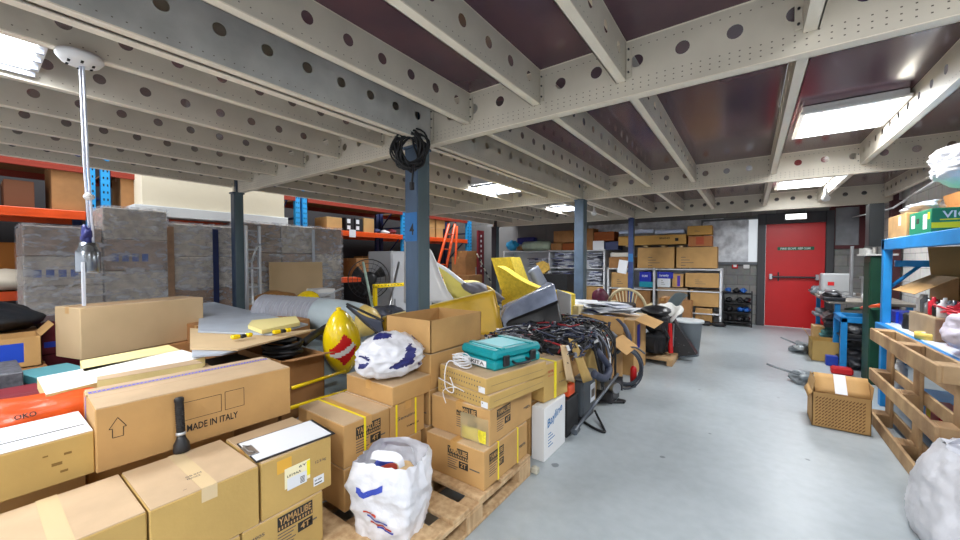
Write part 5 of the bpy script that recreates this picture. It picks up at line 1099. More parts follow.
b = MB(mat('cyan_plastic', srgb(40,150,200), 0.4)); blob(b, (0,0,0.15), (0.2,0.16,0.16), amp=0.4, sub=3, seed=3); q = b.build('plastic_bundle', None, 'bright cyan plastic bundle on top of far left shelf', loc=(P9(508,249).x, SY+0.25, zA+0.012)); setp(q, cat='bundle')
b = MB(mat('navy_plastic', srgb(30,44,130), 0.4)); b.box(-0.3,0.3,-0.1,0.1,0,0.2,0,0.03); q = b.build('storage_tub', None, 'dark blue tub beside the cyan plastic bundle', loc=(P9(517,247).x+0.1, SY+0.42, zA+0.2)); setp(q, cat='tub')
sb('cardboard_carton', 'lower supporting carton under the dark blue tub', 512, 246, 518, 250, card_d, dep=0.3, off=0.3)
for i, (a_, b_, y0_, y1_, mm, lb) in enumerate(((549,560,243,250,card_d,'brown carton left of a pair above the magazines'),(561,574,243,250,mat('rust_card', srgb(150,78,30), 0.8),'rust coloured carton right of a pair above the magazines'),(552,572,230,242.8,card_d,'large brown carton stacked highest above the magazines'),(585,592,228,250,card_d,'tall brown carton behind the blue-grey column'),(592.5,613,231,241,mat('rust_card', srgb(150,78,30), 0.8),'rust coloured carton stacked above the white paper sheet'),(592.5,617,241.2,250,blued,'dark blue box under the rust coloured carton'))):
    sb('cardboard_carton', lb, a_, y0_, b_, y1_, mm, off=0.1)
b = MB(mat('cut_foam', srgb(216,176,84), 0.8, var=0.3, vscale=12)); P = [atY(x,y,8.6) for x,y in ((536,263),(542,261),(547,264),(548,270),(543,274),(538,272))]; b.prism([(p.x,p.z) for p in P], 8.6, 8.72, 'y'); q = b.build('foam_offcut', None, 'hexagonal mustard foam offcut in front of the magazine shelves'); setp(q, cat='foam')
carton('dark_cabinet', 'low dark cabinet in front of the magazine shelves', atY(540,290,8.4).x, atY(567,290,8.4).x, 8.4, 8.9, 0, atY(540,274,8.4).z, m=blackm, tape=None, seam=False, cat='cabinet')
# fire call point and switch
for px, m_, lb, cat_ in ((735, redp, 'red and white fire alarm call point on the block wall', 'alarm'), (746.5, white, 'white switch box on the block wall', 'switch')):
    p = atY(px, 266, WY); t = T('call_point' if m_ is redp else 'switch_box', lb, cat_, (p.x, WY, p.z)); MB(m_).box(-0.055,0.055,-0.04,0,-0.055,0.055,0,0.006).build('casing', t); MB(white).box(-0.03,0.03,-0.046,-0.04,-0.02,0.03,0,0.003).build('front_plate', t)
# black rack of shoes/tools
t = T('small_rack', 'low black rack with blue tools beside the red door', 'rack', (-0.21, 9.6, 0))
for x in (-0.25, 0.25):
    for y in (0, 0.28): MB(blackm).box(x-0.012,x+0.012,y-0.012,y+0.012,0,0.74).build('leg', t)
for z in (0.08,0.28,0.48,0.68): MB(blackm).box(-0.26,0.26,-0.012,0.3,z,z+0.02,0,0.003).build('shelf', t)
items = [(-0.16,0.68,1),(-0.02,0.68,0),(0.1,0.68,1),(-0.15,0.48,0),(0.05,0.48,0),(0.17,0.48,2),(-0.14,0.28,0),(0.06,0.28,1),(0.17,0.28,1),(-0.13,0.08,0),(0.05,0.08,2),(0.17,0.08,0)]
tm = [blackm, mat('tool_blue', srgb(30,90,170), 0.4), darkmetal]; rows = {0.68:'top',0.48:'second',0.28:'third',0.08:'bottom'}; seen = {}
for i, (x, z, k) in enumerate(items):
    seen[z] = seen.get(z, 0)+1; b = MB(tm[k]); blob(b, (0,0,0.055), (0.06,0.1,0.055), amp=0.45, sub=3, seed=i, flat=-0.05)
    q = b.build('power_tool', None, f"{['black','blue','grey'][k]} power tool, {['left','middle','right'][seen[z]-1]} of the {rows[z]} shelf of the low black rack", loc=(-0.21+x, 9.72, z+0.021)); setp(q, cat='tool', group='power tools on the low black rack')
# ================================================================== CENTRE CLUTTER (right of the oil stack)
carton('cardboard_carton', 'carton buried under the tangled cables, near one', -1.85, -1.2, 2.72, 3.3, 0, 0.6, m=card, marks=scrib(3, 'E'))
carton('cardboard_carton', 'carton buried under the tangled cables, far one', -1.85, -1.22, 3.31, 3.85, 0, 0.6, m=card_y)
carton('cardboard_carton', 'plain carton edge showing between hull and cables', -2.33, -1.87, 2.75, 3.15, 0, 0.63, m=card_p)
rr = random.Random(23); cmats = [blackm, blackm, blackm, mat('cable_slate2', srgb(58,64,84), 0.5), mat('cable_navy', srgb(34,42,70), 0.5), mat('cable_grey', srgb(120,124,136), 0.5), mat('cable_red', srgb(150,30,40), 0.5), mat('cable_white', srgb(220,220,220), 0.5), mat('cable_white', srgb(220,220,220), 0.5), blackm, blackm, mat('cable_navy', srgb(34,42,70), 0.5)]
def tangle(label, c, r, n, seed, drop=0.0, name='cable_heap'):
    rr = random.Random(seed); b = MB(*cmats)
    for i in range(n):
        p = Vector((rr.uniform(-1,1), rr.uniform(-1,1), 0)); p = Vector((p.x*r[0]*.8, p.y*r[1]*.8, rr.uniform(-1,1)*r[2])); a0 = rr.random()*6.28; pts = []
        for k in range(6):
            a0 += rr.uniform(-1.4,1.4); p = p+Vector((math.cos(a0)*0.1, math.sin(a0)*0.1, rr.uniform(-.05,.05)))
            q = p.copy(); q.x = max(-r[0], min(r[0], q.x)); q.y = max(-r[1], min(r[1], q.y)); dome = r[2]*(1.25-0.9*(q.x/r[0])**2*0.6-0.6*(q.y/r[1])**2*0.6); q.z = max(-r[2], min(dome, q.z)); pts.append(q)
        b.tube([c+v for v in spline(pts, 4)], rr.choice((0.003,0.004,0.006,0.008)), n=5, m=(lambda k: k if k < 6 or rr.random() < 0.5 else 0)(rr.randrange(len(cmats))))
        if i % 3 == 0:
            e = c+pts[-1]; M = Matrix.Translation(e) @ Matrix.Rotation(rr.random()*6,4,'Z') @ Matrix.Rotation(rr.random()*2,4,'X'); b.box(-0.012,0.012,-0.02,0.02,-0.01,0.012, rr.choice((0,5,7,3,4,0)), 0.002, M)
    b.box(c.x-r[0]*.9, c.x+r[0]*.9, c.y-r[1]*.9, c.y+r[1]*.9, c.z-r[2], c.z-r[2]*.1, 0, 0.05)
    q = b.build(name, None, label); return setp(q, cat='cables', kind='stuff')
tangle('tangled heap of black and coloured cable harnesses behind teal case', Vector((-1.5,3.02,0.70)), (0.38,0.32,0.085), 190, 4)
tangle('tangled heap of cable harnesses in front of the blue-grey column', Vector((-1.55,3.6,0.71)), (0.38,0.3,0.1), 150, 5)
t = T('cable_bundle', 'bundle of black cables hanging down over carton flaps', 'cables', (0,0,0)); rr = random.Random(31)
for i in range(22):
    y0_ = 3.38+0.5*rr.random(); b = MB(cmats[rr.randrange(len(cmats)-2)] if i % 3 == 0 else blackm); L_ = 0.2+0.35*rr.random()
    b.tube(spline([(-1.4,y0_,0.74),(-1.22,y0_+0.03,0.72),(-1.13+0.03*rr.random(),y0_+rr.uniform(-.08,.08),0.6),(-1.12+0.05*rr.random(),y0_+rr.uniform(-.12,.12),0.72-L_)],5), rr.choice((0.006,0.009,0.012)), n=5); b.build('cable', t)
for (pts, m_, lb) in ((((568,338),(575,340),(592,380),(583,383)),card_y,'long yellowish cardboard flap leaning over the cable cartons'),(((560,345),(566,345),(574,382),(566,380)),card_p,'narrow pale cardboard flap hanging beside the cables')):
    P = [atX(x, y, -1.16+0.02*i) for i, (x, y) in enumerate(pts)]; b = MB(m_); b.grid(lambda u, v: P[0].lerp(P[1], u).lerp(P[3].lerp(P[2], u), v), 3, 6, 0, thick=0.006); q = b.build('cardboard_flap', None, lb); setp(q, cat='cardboard')
tb = T('battery_box', 'dark grey plastic tank standing on the floor by white box', 'tank', (-1.26, 3.2, 0)); b = MB(dgrey); b.box(-0.13,0.13,-0.15,0.17,0.06,0.38,0,0.02); b.build('tank_body', tb)
b = MB(greyp); b.box(-0.14,0.14,-0.16,0.18,0.38,0.41,0,0.01); b.box(-0.05,0.05,-0.05,0.05,0.41,0.44,0,0.01); b.build('tank_lid', tb); MB(blackp).box(-0.12,0.12,-0.14,0.16,0,0.06,0,0.01).build('tank_foot', tb)
s = MB(whitep, ink_g); F = Matrix.Translation((0.0,0,0)); s.box(0.131,0.134,0.03,0.15,0.14,0.3,0); s.box(0.134,0.135,0.05,0.13,0.18,0.25,1); s.build('white_label', tb)
q = MB(mat('red_orange_box', srgb(226,80,30), 0.5)).box(-1.3,-1.16,2.82,2.95,0.3,0.39,0,0.01).build('orange_part', None, 'small orange-red part between taped carton and grey tank'); setp(q, cat='part')
carton('black_case', 'low black case on floor between white box and grey tank', -1.5, -1.15, 2.76, 3.0, 0, 0.295, m=blackm, tape=None, seam=False, cat='case')
t = T('small_engine', 'silver and black small engine on the floor past the tank', 'engine', (-1.18, 3.78, 0)); b = MB(metal, darkmetal)
b.box(-0.12,0.12,-0.12,0.12,0.0,0.12,1,0.015); b.cyl((-0.02,-0.02,0.12),(-0.02,-0.02,0.28),0.09,0.07,m=0,n=20); b.cyl((0.05,-0.05,0.17),(0.16,-0.12,0.17),0.05,m=0,n=16); b.cyl((0.06,0.1,0.15),(0.15,0.12,0.15),0.07,m=1,n=16); b.box(-0.06,0.06,-0.05,0.05,0.27,0.32,1,0.01)
for i in range(6): b.lathe([(0.07,0.14+i*0.02),(0.1,0.145+i*0.02),(0.07,0.15+i*0.02)], 20, 0, Matrix.Translation((-0.02,-0.02,0)))
b.build('engine_block', t)
t = T('corrugated_hose', 'black corrugated hose looping down beside parts carton', 'hose', (0,0,0)); b = MB(mat('hose_slate', srgb(60,66,86), 0.5)); pts = spline([atX(590,340,-1.3), atX(598,352,-1.12), atX(609,368,-1.05), atX(604,378,-1.02), atX(594,374,-1.03)], 14)
b.tube(pts, [0.034 if i % 2 else 0.027 for i in range(len(pts))], n=10); b.build('hose_tube', t)
# shaft lying on floor, and cables on the floor
b = MB(mat('shaft_grey', srgb(98,104,112), 0.35, 0.4)); b.tube([atZ(577,428,0.07), atZ(600,397,0.16), atZ(618,374,0.3)], 0.014, n=8); b.cyl(atZ(574,432,0.06), atZ(577,428,0.07), 0.03, n=8); q = b.build('metal_shaft', None, 'long dark grey tube slanting up from the floor beside the engine'); setp(q, cat='tube')
def floorline(name, label, pts, r, m, cat='cable', z=None):
    P = [atZ(x, y, r+0.001+(h if h else 0)) for x, y, h in pts]; b = MB(m); b.tube(spline(P, 7), r, n=6); q = b.build(name, None, label); return setp(q, cat=cat)
floorline('black_cable', 'black cable looping out over floor in front of grey tank', ((566,411,.02),(578,418,0),(592,427,0),(604,432,0),(603,427,.0),(597,415,.03),(595,411,.1)), 0.011, blackm)
floorline('black_bar', 'flat-ended black bar lying on the floor', ((596,402,0),(606,402,0),(614,402,0),(622,402,0)), 0.014, blackm, 'bar')
b = MB(blackm); p = atZ(620,402,0); b.box(p.x-0.03,p.x+0.05,p.y-0.03,p.y+0.03,0.001,0.025,0,0.006); q = b.build('rubber_foot', None, 'black rubber end pad at the tip of the floor bar'); setp(q, cat='pad')
floorline('black_bar', 'short black strap on the floor left of the flat-ended bar', ((585,398,.01),(592,400,0),(599,401,0)), 0.01, blackm, 'strap')
# carton of grey parts with flap
open_carton('open_carton', 'open carton of grey metal parts with flap hanging out', -1.72, -1.17, 3.93, 4.42, 0.0, 0.55, m=card, flaps=(('E',215),('N',110)), fill=(0.85, dgrey), flaplen=0.2)
rr = random.Random(41)
for i in range(9):
    b = MB([greyp, dgrey, metal, mat('pale_part', srgb(200,204,210), 0.4)][i % 4]); blob(b, (0,0,0), (0.09,0.07,0.06), amp=0.5, sub=3, seed=i+30)
    q = b.build('machine_part', None, ['grey','dark grey','bare metal','pale grey'][i % 4]+' machine part, '+['front left','front middle','front right','centre left','centre','centre right','rear left','rear middle','rear right'][i]+' in the open carton of parts', loc=(-1.6+0.15*(i % 3), 4.03+0.14*(i//3), 0.53)); setp(q, cat='part', group='machine parts in the open carton')
b = MB(mat('hose_slate', srgb(60,66,86), 0.5)); b.tube(spline([(-1.6,4.5,0.55),(-1.45,4.55,0.7),(-1.25,4.5,0.7),(-1.12,4.45,0.55),(-1.1,4.43,0.35)],6), 0.03, n=8); q = b.build('grey_hose', None, 'thick slate hose arching behind the open parts carton'); setp(q, cat='hose')
# cable ring
t = T('cable_ring', 'large upright loops of grey cable resting on the floor', 'cable', (-1.1, 4.22, 0)); b = MB(mat('cable_slate', srgb(74,80,92), 0.5)); rr = random.Random(6)
for i in range(7):
    R_ = 0.185+0.035*rr.random(); ox = rr.uniform(-.03,.03); ang = 0.35+rr.uniform(-.35,.35); tz = rr.uniform(-.02,.02)
    b.tube([(ox+R_*0.85*math.cos(a)*math.cos(ang), R_*0.85*math.cos(a)*math.sin(ang)+0.02*i-0.06, 0.235+tz+R_*math.sin(a)) for a in [2*PI*k/28 for k in range(28)]], 0.008, closed=True)
b.tube(spline([(-0.2,-0.1,0.1),(-0.1,-0.05,0.35),(0.08,0.02,0.46),(0.2,0.05,0.4)],6), 0.01); b.build('cable_loop', t)
t = T('red_cylinder', 'small red cylinder with black nozzle inside the cable loops', 'cylinder', (-1.03, 4.33, 0)); MB(redp).lathe([(0.001,0.05),(0.035,0.05),(0.035,0.2),(0.02,0.23),(0.001,0.23)], 16).build('cylinder_body', t); MB(blackp).lathe([(0.001,0),(0.03,0),(0.03,0.05),(0.001,0.05)], 12).build('nozzle', t)
# big carton with papers on top
bc = carton('cardboard_carton', 'big carton topped with papers in front of the chair', -1.92, -1.12, 4.72, 5.35, 0, 0.68, m=card, marks=marks(rct('E', 0.15, 0.3, 0.3, 0.6, mat('royal_blue', srgb(24,40,170), 0.4)), scrib(2)), tape='x')
MB(card).add([(0.4,-0.3,0.68),(0.4,0.3,0.68),(0.62,0.3,0.6),(0.62,-0.3,0.6)], [(0,1,2,3)]).build('flap', bc)
b = MB(whitep, ink_b, mat('paper_grey', srgb(196,200,214), 0.7)); rr = random.Random(8)
for i in range(26):
    M = Matrix.Translation((-1.6+rr.uniform(-.3,.36), 5.0+rr.uniform(-.22,.2), 0.71+i*0.005)) @ Matrix.Rotation(rr.uniform(-.9,.9),4,'Z') @ Matrix.Rotation(rr.uniform(-.16,.16),4,'X') @ Matrix.Rotation(rr.uniform(-.14,.14),4,'Y'); b.box(-0.16,0.16,-0.11,0.11,0,0.004, (1 if i < 3 else rr.choice((0,0,2))), 0, M)
q = b.build('paper_heap', None, 'heap of white and blue printed papers on the big carton'); setp(q, cat='papers', kind='stuff')
b = MB(blackm); b.box(-2.06,-1.35,5.42,5.8,0,0.78,0,0.02); q = b.build('black_case', None, 'long black case behind the papers'); setp(q, cat='case')
b = MB(mat('grey_clothes', srgb(168,172,184), 0.7, var=0.3)); blob(b, (0,0,0), (0.28,0.3,0.2), amp=0.3, sub=4, seed=19); q = b.build('fabric_bundle', None, 'pale grey rumpled fabric beside the blue-grey column', loc=(-2.25,5.0,0.62)); setp(q, cat='fabric')
carton('cardboard_carton', 'carton under the pale grey rumpled fabric', -2.5, -1.97, 4.75, 5.3, 0, 0.45, m=card)
b = MB(mat('burgundy_bag', srgb(96,24,52), 0.5, var=0.3, vscale=20)); blob(b, (0,0,0.1), (0.14,0.12,0.17), amp=0.2, sub=3, seed=3, flat=-0.1); p = atY(600,300,6.5); q = b.build('burgundy_bag', None, 'burgundy bag on dark crate in front of the magazines', loc=(p.x,6.5,p.z-0.06)); setp(q, cat='bag')
carton('dark_crate', 'dark crate under the burgundy bag', p.x-0.3, p.x+0.3, 6.3, 6.8, 0, p.z-0.06, m=blackm, tape=None, seam=False, cat='crate')
# cream plastic chair -----------------------------------------------------
t = T('plastic_chair', 'cream plastic garden chair with slatted back facing away', 'chair', (-1.72, 6.75, 0), rz=math.radians(0))
MB(cream).box(-0.25,0.25,-0.02,0.45,0.42,0.45,0,0.012).build('seat', t)
for i, (x, y) in enumerate(((-0.25,0.0),(0.25,0.0),(-0.26,0.45),(0.26,0.45))):
    b = MB(cream); b.tube([(x,y,0.44),(x*1.12,y+(0.05 if y else -0.06),0.0)], [0.03,0.02], n=6); b.build('leg', t)
b = MB(cream); b.tube([(0.31*math.cos(a), -0.03-0.06*math.sin(a), 0.58+0.33*math.sin(a)) for a in [PI*k/16 for k in range(17)]], 0.026, n=6); b.build('back_frame', t)
for k in range(7):
    x = -0.18+k*0.06; b = MB(cream); z1_ = 0.58+0.33*math.sqrt(max(0,1-(x/0.31)**2)); b.tube([(x*0.5,-0.03,0.45),(x,-0.085,z1_-0.01)], 0.011, n=4); b.build('back_slat', t)
for s_ in (-1,1): b = MB(cream); b.tube(spline([(s_*0.3,-0.02,0.62),(s_*0.34,0.2,0.64),(s_*0.3,0.42,0.62),(s_*0.26,0.45,0.45)],5), 0.022, n=6); b.build('armrest', t)
# black machine on wooden base
t = T('outboard_motor', 'black and red outboard motor standing on a wooden board', 'motor', (-1.05, 5.72, 0.1)); b = MB(blackm, redp, darkmetal, metal); b.box(-0.14,0.14,-0.2,0.2,0.02,0.3,0,0.04); b.box(-0.12,0.16,-0.22,0.1,0.3,0.58,0,0.06); b.cyl((-0.05,-0.1,0.1),(0.1,-0.15,0.5),0.07,m=0,n=16)
b.cyl((0.19,-0.08,0.04),(0.17,-0.08,0.44),0.03,m=1,n=10); b.cyl((0.19,0.06,0.1),(0.2,0.06,0.42),0.012,m=3,n=8); b.box(0.1,0.2,0.1,0.2,0.1,0.35,2,0.02); b.cyl((-0.2,-0.2,0.15),(0.05,-0.25,0.15),0.11,m=0,n=18)
for i in range(8): b.tube([(0.12,-0.2+i*0.05,0.05),(0.18,-0.18+i*0.05,0.25),(0.1,-0.2+i*0.05,0.45)], 0.008, m=0)
b.build('motor_body', t)
b = MB(blackp); blob(b, (0,-0.05,0.6), (0.2,0.24,0.07), amp=0.2, sub=3); b.build('motor_cover', t)
t = T('timber_skid', 'worn wooden board skid under the black motor', 'skid', (-1.02, 5.72, 0))
for i in range(3): MB(wood_d).box(-0.25,0.22,-0.28+i*0.19,-0.11+i*0.19,0.06,0.098,0,0.003).build('board', t)
for x in (-0.23,0.14): MB(wood_d).box(x,x+0.07,-0.28,0.27,0,0.06,0,0.003).build('runner', t)
# second black cowling with white cloth, grey bin, seat
t = T('black_cowling', 'black tapered motor leg with chips leaning on the grey bin', 'motor', (0,0,0)); b = MB(mat('chipped_black', (0.02,0.02,0.022), 0.4, var=0.0, col2=(0.35,0.36,0.38), vscale=22))
MC['chipped_black'].node_tree.nodes['Color Ramp'].color_ramp.elements[0].position = 0.25; MC['chipped_black'].node_tree.nodes['Color Ramp'].color_ramp.elements[1].position = 0.36
yy = 5.9; P = [atY(x,y,yy) for x,y in ((662,318),(672,316),(697,354),(672,357),(663,350))]; b.prism([(p.x,max(0.002,p.z)) for p in P], yy-0.05, yy+0.12, 'y'); b.build('leg_casing', t)
b = MB(mat('white_cloth', srgb(236,234,228), 0.8)); yy = 5.83
def cl_(u, v): p = atY(656+24*u+3*math.sin(v*5), 303+6*abs(u-.4)*1.2+ (24-14*abs(u-0.5)*2)*v, yy); return p+Vector((0,-0.03*math.sin(u*9)-0.1*v+0.1,0.012*math.sin(u*14+v*6)))
b.grid(cl_, 20, 14, 0, thick=0.006); q = b.build('white_cloth', None, 'white cloth draped over the black cowling and bin'); setp(q, cat='cloth')
t = T('waste_bin', 'grey plastic bin with rimmed top right of the cowling', 'bin', (-0.74, 6.3, 0)); b = MB(mat('bin_grey', srgb(128,136,142), 0.45)); 
b.lathe([(0.15,0.0),(0.19,0.5),(0.195,0.505),(0.18,0.5),(0.14,0.02),(0.001,0.02)], 24); b.build('bin_body', t); b = MB(mat('bin_rim', srgb(206,212,214), 0.4)); b.lathe([(0.19,0.49),(0.215,0.49),(0.215,0.52),(0.19,0.52)], 24); b.build('bin_rim', t, 'pale rim')
t = T('office_seat', 'grey curved seat back poking up before the shelves', 'seat', (-1.05, 7.0, 0)); b = MB(mat('seat_grey', srgb(104,116,120), 0.4)); b.grid(lambda u, v: ((-0.12+0.18*u)+0.16*v*v, 0.02*math.sin(PI*u), 0.5+0.33*v+0.03*math.sin(PI*u)), 8, 8, 0, thick=0.03); b.build('back_shell', t)
b = MB(darkmetal); b.tube([(-0.05,0,0.52),(-0.05,0.05,0.05)], 0.025); b.lathe([(0.001,0),(0.2,0),(0.2,0.03),(0.03,0.06),(0.001,0.06)], 16, 0, Matrix.Translation((-0.05,0.05,0))); b.build('seat_stand', t)
carton('cardboard_carton', 'small carton in front of the seat back', -1.3, -1.18, 7.2, 7.6, 0, 0.74, m=card_d)
# ================================================================== RIGHT SIDE: BLUE RACK AND BENCH
XF, XBk = 1.03, 1.85
t = T('blue_rack', 'bright blue steel rack and workbench along right wall', 'rack', (XF, 3.4, 0))
def rb(n, *a, m=bluep): MB(m).box(a[0]-XF, a[1]-XF, a[2]-3.4, a[3]-3.4, a[4], a[5], 0, 0.004).build(n, t)
for y in (5.14, 2.3):
    for x in (XF, XBk-0.08): rb('upright', x, x+0.06, y, y+0.075, 0, 1.60)
    rb('cross_beam', XF+0.08, XBk-0.08, y+0.02, y+0.06, 1.34, 1.40); rb('cross_beam', XF+0.08, XBk-0.08, y+0.02, y+0.06, 0.7, 0.76)
    b = MB(bluep); b.tube([(0.06, y+0.04-3.4, 1.15), (0.25, y+0.04-3.4, 1.36)], 0.02, n=4); b.build('brace', t)
rb('top_beam', XF-0.0, XF+0.05, 2.3, 5.23, 1.5, 1.6); rb('top_beam', XBk-0.05, XBk, 2.3, 5.23, 1.5, 1.6)
rb('shelf_board', XF+0.05, XBk-0.05, 2.3, 5.23, 1.57, 1.6)
rb('bench_beam', XF-0.03, XF+0.02, 2.3, 5.23, 0.72, 0.80); rb('bench_beam', XBk-0.05, XBk, 2.3, 5.23, 0.72, 0.80)
rb('bench_top', XF+0.02, XBk-0.05, 2.3, 5.23, 0.775, 0.805, m=mat('bench_white', srgb(210,218,226), 0.4))
rb('lower_shelf', XF+0.05, XBk-0.05, 2.4, 5.13, 0.2, 0.23)
q = MB(blued).box(XF-0.004, XF-0.0005, 3.9, 4.4, 1.52, 1.58).build('beam_label', t, 'dark blue strip on the top beam')
BT = 0.806
# top shelf goods
a = atX(882,236,XF+0.02); 
oc = carton('cardboard_carton', 'worn square carton at far end of the blue rack top', XF+0.02, XF+0.36, 4.62, 5.12, 1.602, 1.80, m=mat('worn_card', srgb(196,152,98), 0.8, var=0.25), marks=marks(rct('W', 0.3, 0.1, 0.37, 0.18, mat('label_beige', srgb(224,214,196), 0.6)), rct('S', 0.1, 0.1, 0.16, 0.17, whitep)), tape=None)
b = MB(mat('grey_bag', srgb(190,196,206), 0.3, alpha=0.85, bump=0.4, bscale=10)); blob(b, (0,0,0), (0.1,0.3,0.045), amp=0.4, sub=4, seed=3); q = b.build('plastic_bag', None, 'grey-white plastic bag lying on the worn square carton', loc=(XF+0.17, 4.9, 1.855)); setp(q, cat='bag')
open_carton('open_carton', 'orange-brown open carton behind the green box', XF+0.37, XF+0.78, 4.5, 5.12, 1.602, 1.87, m=mat('orange_card', srgb(206,142,78), 0.8, var=0.2), flaps=(('W',100),), flaplen=0.1)
gy_ = mat('box_yellow', srgb(240,226,20), 0.5)
gb = carton('green_box', 'green and yellow printed box on the blue rack top', XF+0.02, XF+0.62, 4.08, 4.54, 1.602, 1.775, m=mat('box_green', srgb(0,124,86), 0.5), tape=None, seam=False, marks=marks(
    rct('S', 0.0, 0.03, 0.6, 0.07, gy_), txt('S', 0.05, 0.1, 0.24, 0.05, 'VIGOR', whitep), rct('S', 0.04, 0.085, 0.36, 0.093, gy_), rct('W', 0.30, 0.03, 0.38, 0.14, whitep), rct('W', 0.05, 0.05, 0.13, 0.15, whitep), rct('W', 0.16, 0.08, 0.22, 0.12, ink), rct('W', 0.39, 0.1, 0.43, 0.15, gy_)))
b = MB(bagm); blob(b, (0,0,0.16), (0.29,0.24,0.15), amp=0.3, sub=5, seed=9); blob(b, (0.06,0.0,0.0), (0.15,0.15,0.2), amp=0.3, sub=4, seed=10); q = b.build('plastic_bag', None, 'large white bag bulging above the green box', loc=(XF+0.30, 4.2, 1.93)); setp(q, cat='bag')
carton('cardboard_carton', 'low carton on rack top nearer than the green box', XF+0.35, XF+0.7, 3.4, 3.98, 1.602, 1.7, m=card_p)
b = MB(mat('white_rod', srgb(206,206,206), 0.4)); b.tube([atX(893,208,1.45), atX(960,165,1.3)], 0.012); b.tube([atX(893,208,1.45), atX(832,222,1.75)], 0.01); q = b.build('long_rod', None, 'long pale rod sloping above the blue rack'); setp(q, cat='rod')
# bench goods
oc = open_carton('open_carton', 'large open brown carton on bench, flaps spread wide', 1.31, 1.8, 4.5, 5.08, BT, 1.27, m=card, flaps=(('E',98),('N',110),('W',212)), flaplen=0.27, fill=(0.85, mat('mixed_grey', srgb(150,152,158), 0.6, var=0.5, vscale=20)))
for i in range(12):
    b = MB([white, greyp, metal, redc, blackp][(i*3) % 5]); r_ = random.Random(i); h_ = 0.1+0.05*r_.random(); b.lathe([(0.001,0),(0.028,0),(0.03,0.01),(0.03,h_*0.7),(0.012,h_*0.85),(0.012,h_),(0.001,h_)], 12)
    q = b.build('spray_bottle' if i % 2 else 'bottle', None, f"small {['white','grey','metallic','red','black'][(i*3)%5]} bottle number {i+1} from the far end of the large open carton", loc=(1.155+0.08*(i % 2), 4.64-(i//2)*0.083, BT+0.172)); setp(q, cat='bottle', group='bottles on the rough carton')
    q['label'] = f"{['white','grey','metallic','red','black'][(i*3)%5]} bottle, {['first','second','third','fourth','fifth','sixth','seventh','eighth','ninth','tenth','eleventh','twelfth'][i]} from far end on the rough carton"
carton('cardboard_carton', 'grey-brown rough carton on bench behind the tape roll', 1.10, 1.29, 4.15, 4.70, BT, BT+0.17, m=mat('rough_card', srgb(170,146,116), 0.85, var=0.2), tape=None)
t = T('red_cable', 'coiled red cables heaped on the bench', 'cable', (1.2, 3.98, BT+0.002)); rr = random.Random(3); b = MB(redc)
for i in range(16):
    ox, oy = rr.uniform(-.03,.05), rr.uniform(-.25,.4); ra = rr.uniform(0.07,0.12); z_ = 0.19+rr.random()*0.06
    b.tube([(ox+ra*0.8*math.cos(a), oy+ra*1.3*math.sin(a), z_+0.012*math.sin(2*a+i)) for a in [2*PI*k/16 for k in range(16)]], 0.008, closed=True)
b.box(-0.08,0.1,-0.08,0.13,0,0.17,0,0.03); b.build('cable_coil_loops', t)
for i, (px, py, m_, lb) in enumerate(((893,318,mat('tub_blue', srgb(24,60,200), 0.4),'bright blue tub at far end of the bench'),(903,322,mat('tub_navy', srgb(20,40,150), 0.4),'darker blue tub next to the bright blue one'))):
    p = atZ(px, py+4, BT); carton('storage_tub', lb, p.x, p.x+0.2, p.y-0.09, p.y+0.13, BT, BT+0.11, m=m_, tape=None, seam=False, cat='tub')
for i in range(5):
    p = atZ(889+i*5, 312+i*2.2, BT+0.05); b = MB([metal, greyp, redc, metal, white][i]); b.lathe([(0.001,0),(0.025,0),(0.025,0.14),(0.015,0.16),(0.001,0.16)], 12)
    q = b.build('can', None, ['metal can at far end of bench','grey can second along the bench','red can third along the bench','metal can fourth along the bench','white can nearest the rough carton'][i], loc=(p.x+0.25, p.y+0.1 if i < 4 else p.y, BT+0.001)); setp(q, cat='can')
p = atZ(902, 336, BT); b = MB(blackp, dgrey); b.lathe([(0.001,0),(0.045,0),(0.05,0.02),(0.04,0.09),(0.045,0.12),(0.03,0.14),(0.001,0.14)], 16); q = b.build('black_jar', None, 'black jar at the bench edge before the tubs', loc=(1.13, 4.8, BT)); setp(q, cat='jar')
t = T('tape_roll', 'roll of yellow-brown tape lying at the bench edge', 'tape', (1.12, 4.27, BT+0.001)); b = MB(mat('tape_yellow', srgb(226,196,90), 0.4)); b.lathe([(0.055,0),(0.09,0),(0.09,0.045),(0.055,0.045),(0.055,0)], 28); b.build('tape_wound', t); b = MB(whitep); b.lathe([(0.05,0.001),(0.055,0.001),(0.055,0.044),(0.05,0.044),(0.05,0.001)], 28); b.build('core', t)
b = MB(mat('lilac_bag', srgb(220,212,226), 0.4, bump=0.5, bscale=10)); blob(b, (0,0,0), (0.15,0.3,0.15), amp=0.3, sub=5, seed=14, flat=-0.1); q = b.build('plastic_bag', None, 'lilac-white plastic bag slumped on the near bench', loc=(1.17, 3.62, BT+0.135)); setp(q, cat='bag')
b = MB(card_p); b.box(-0.15,0.15,-0.25,0.25,0,0.1,0,0.004); q = b.build('cardboard_tray', None, 'pale cardboard tray under red cables on the near bench', loc=(1.62, 2.9, BT+0.001)); setp(q, cat='tray')
b = MB(blackm); b.tube(spline([(1.9,4.9,1.56),(1.86,4.7,1.5),(1.8,4.6,1.3),(1.82,4.62,1.1)],6), 0.02); b.tube(spline([(1.9,4.5,1.56),(1.88,4.45,1.4),(1.83,4.5,1.15)],6), 0.022); q = b.build('black_hose', None, 'black hoses hanging on the white block wall'); setp(q, cat='hose')
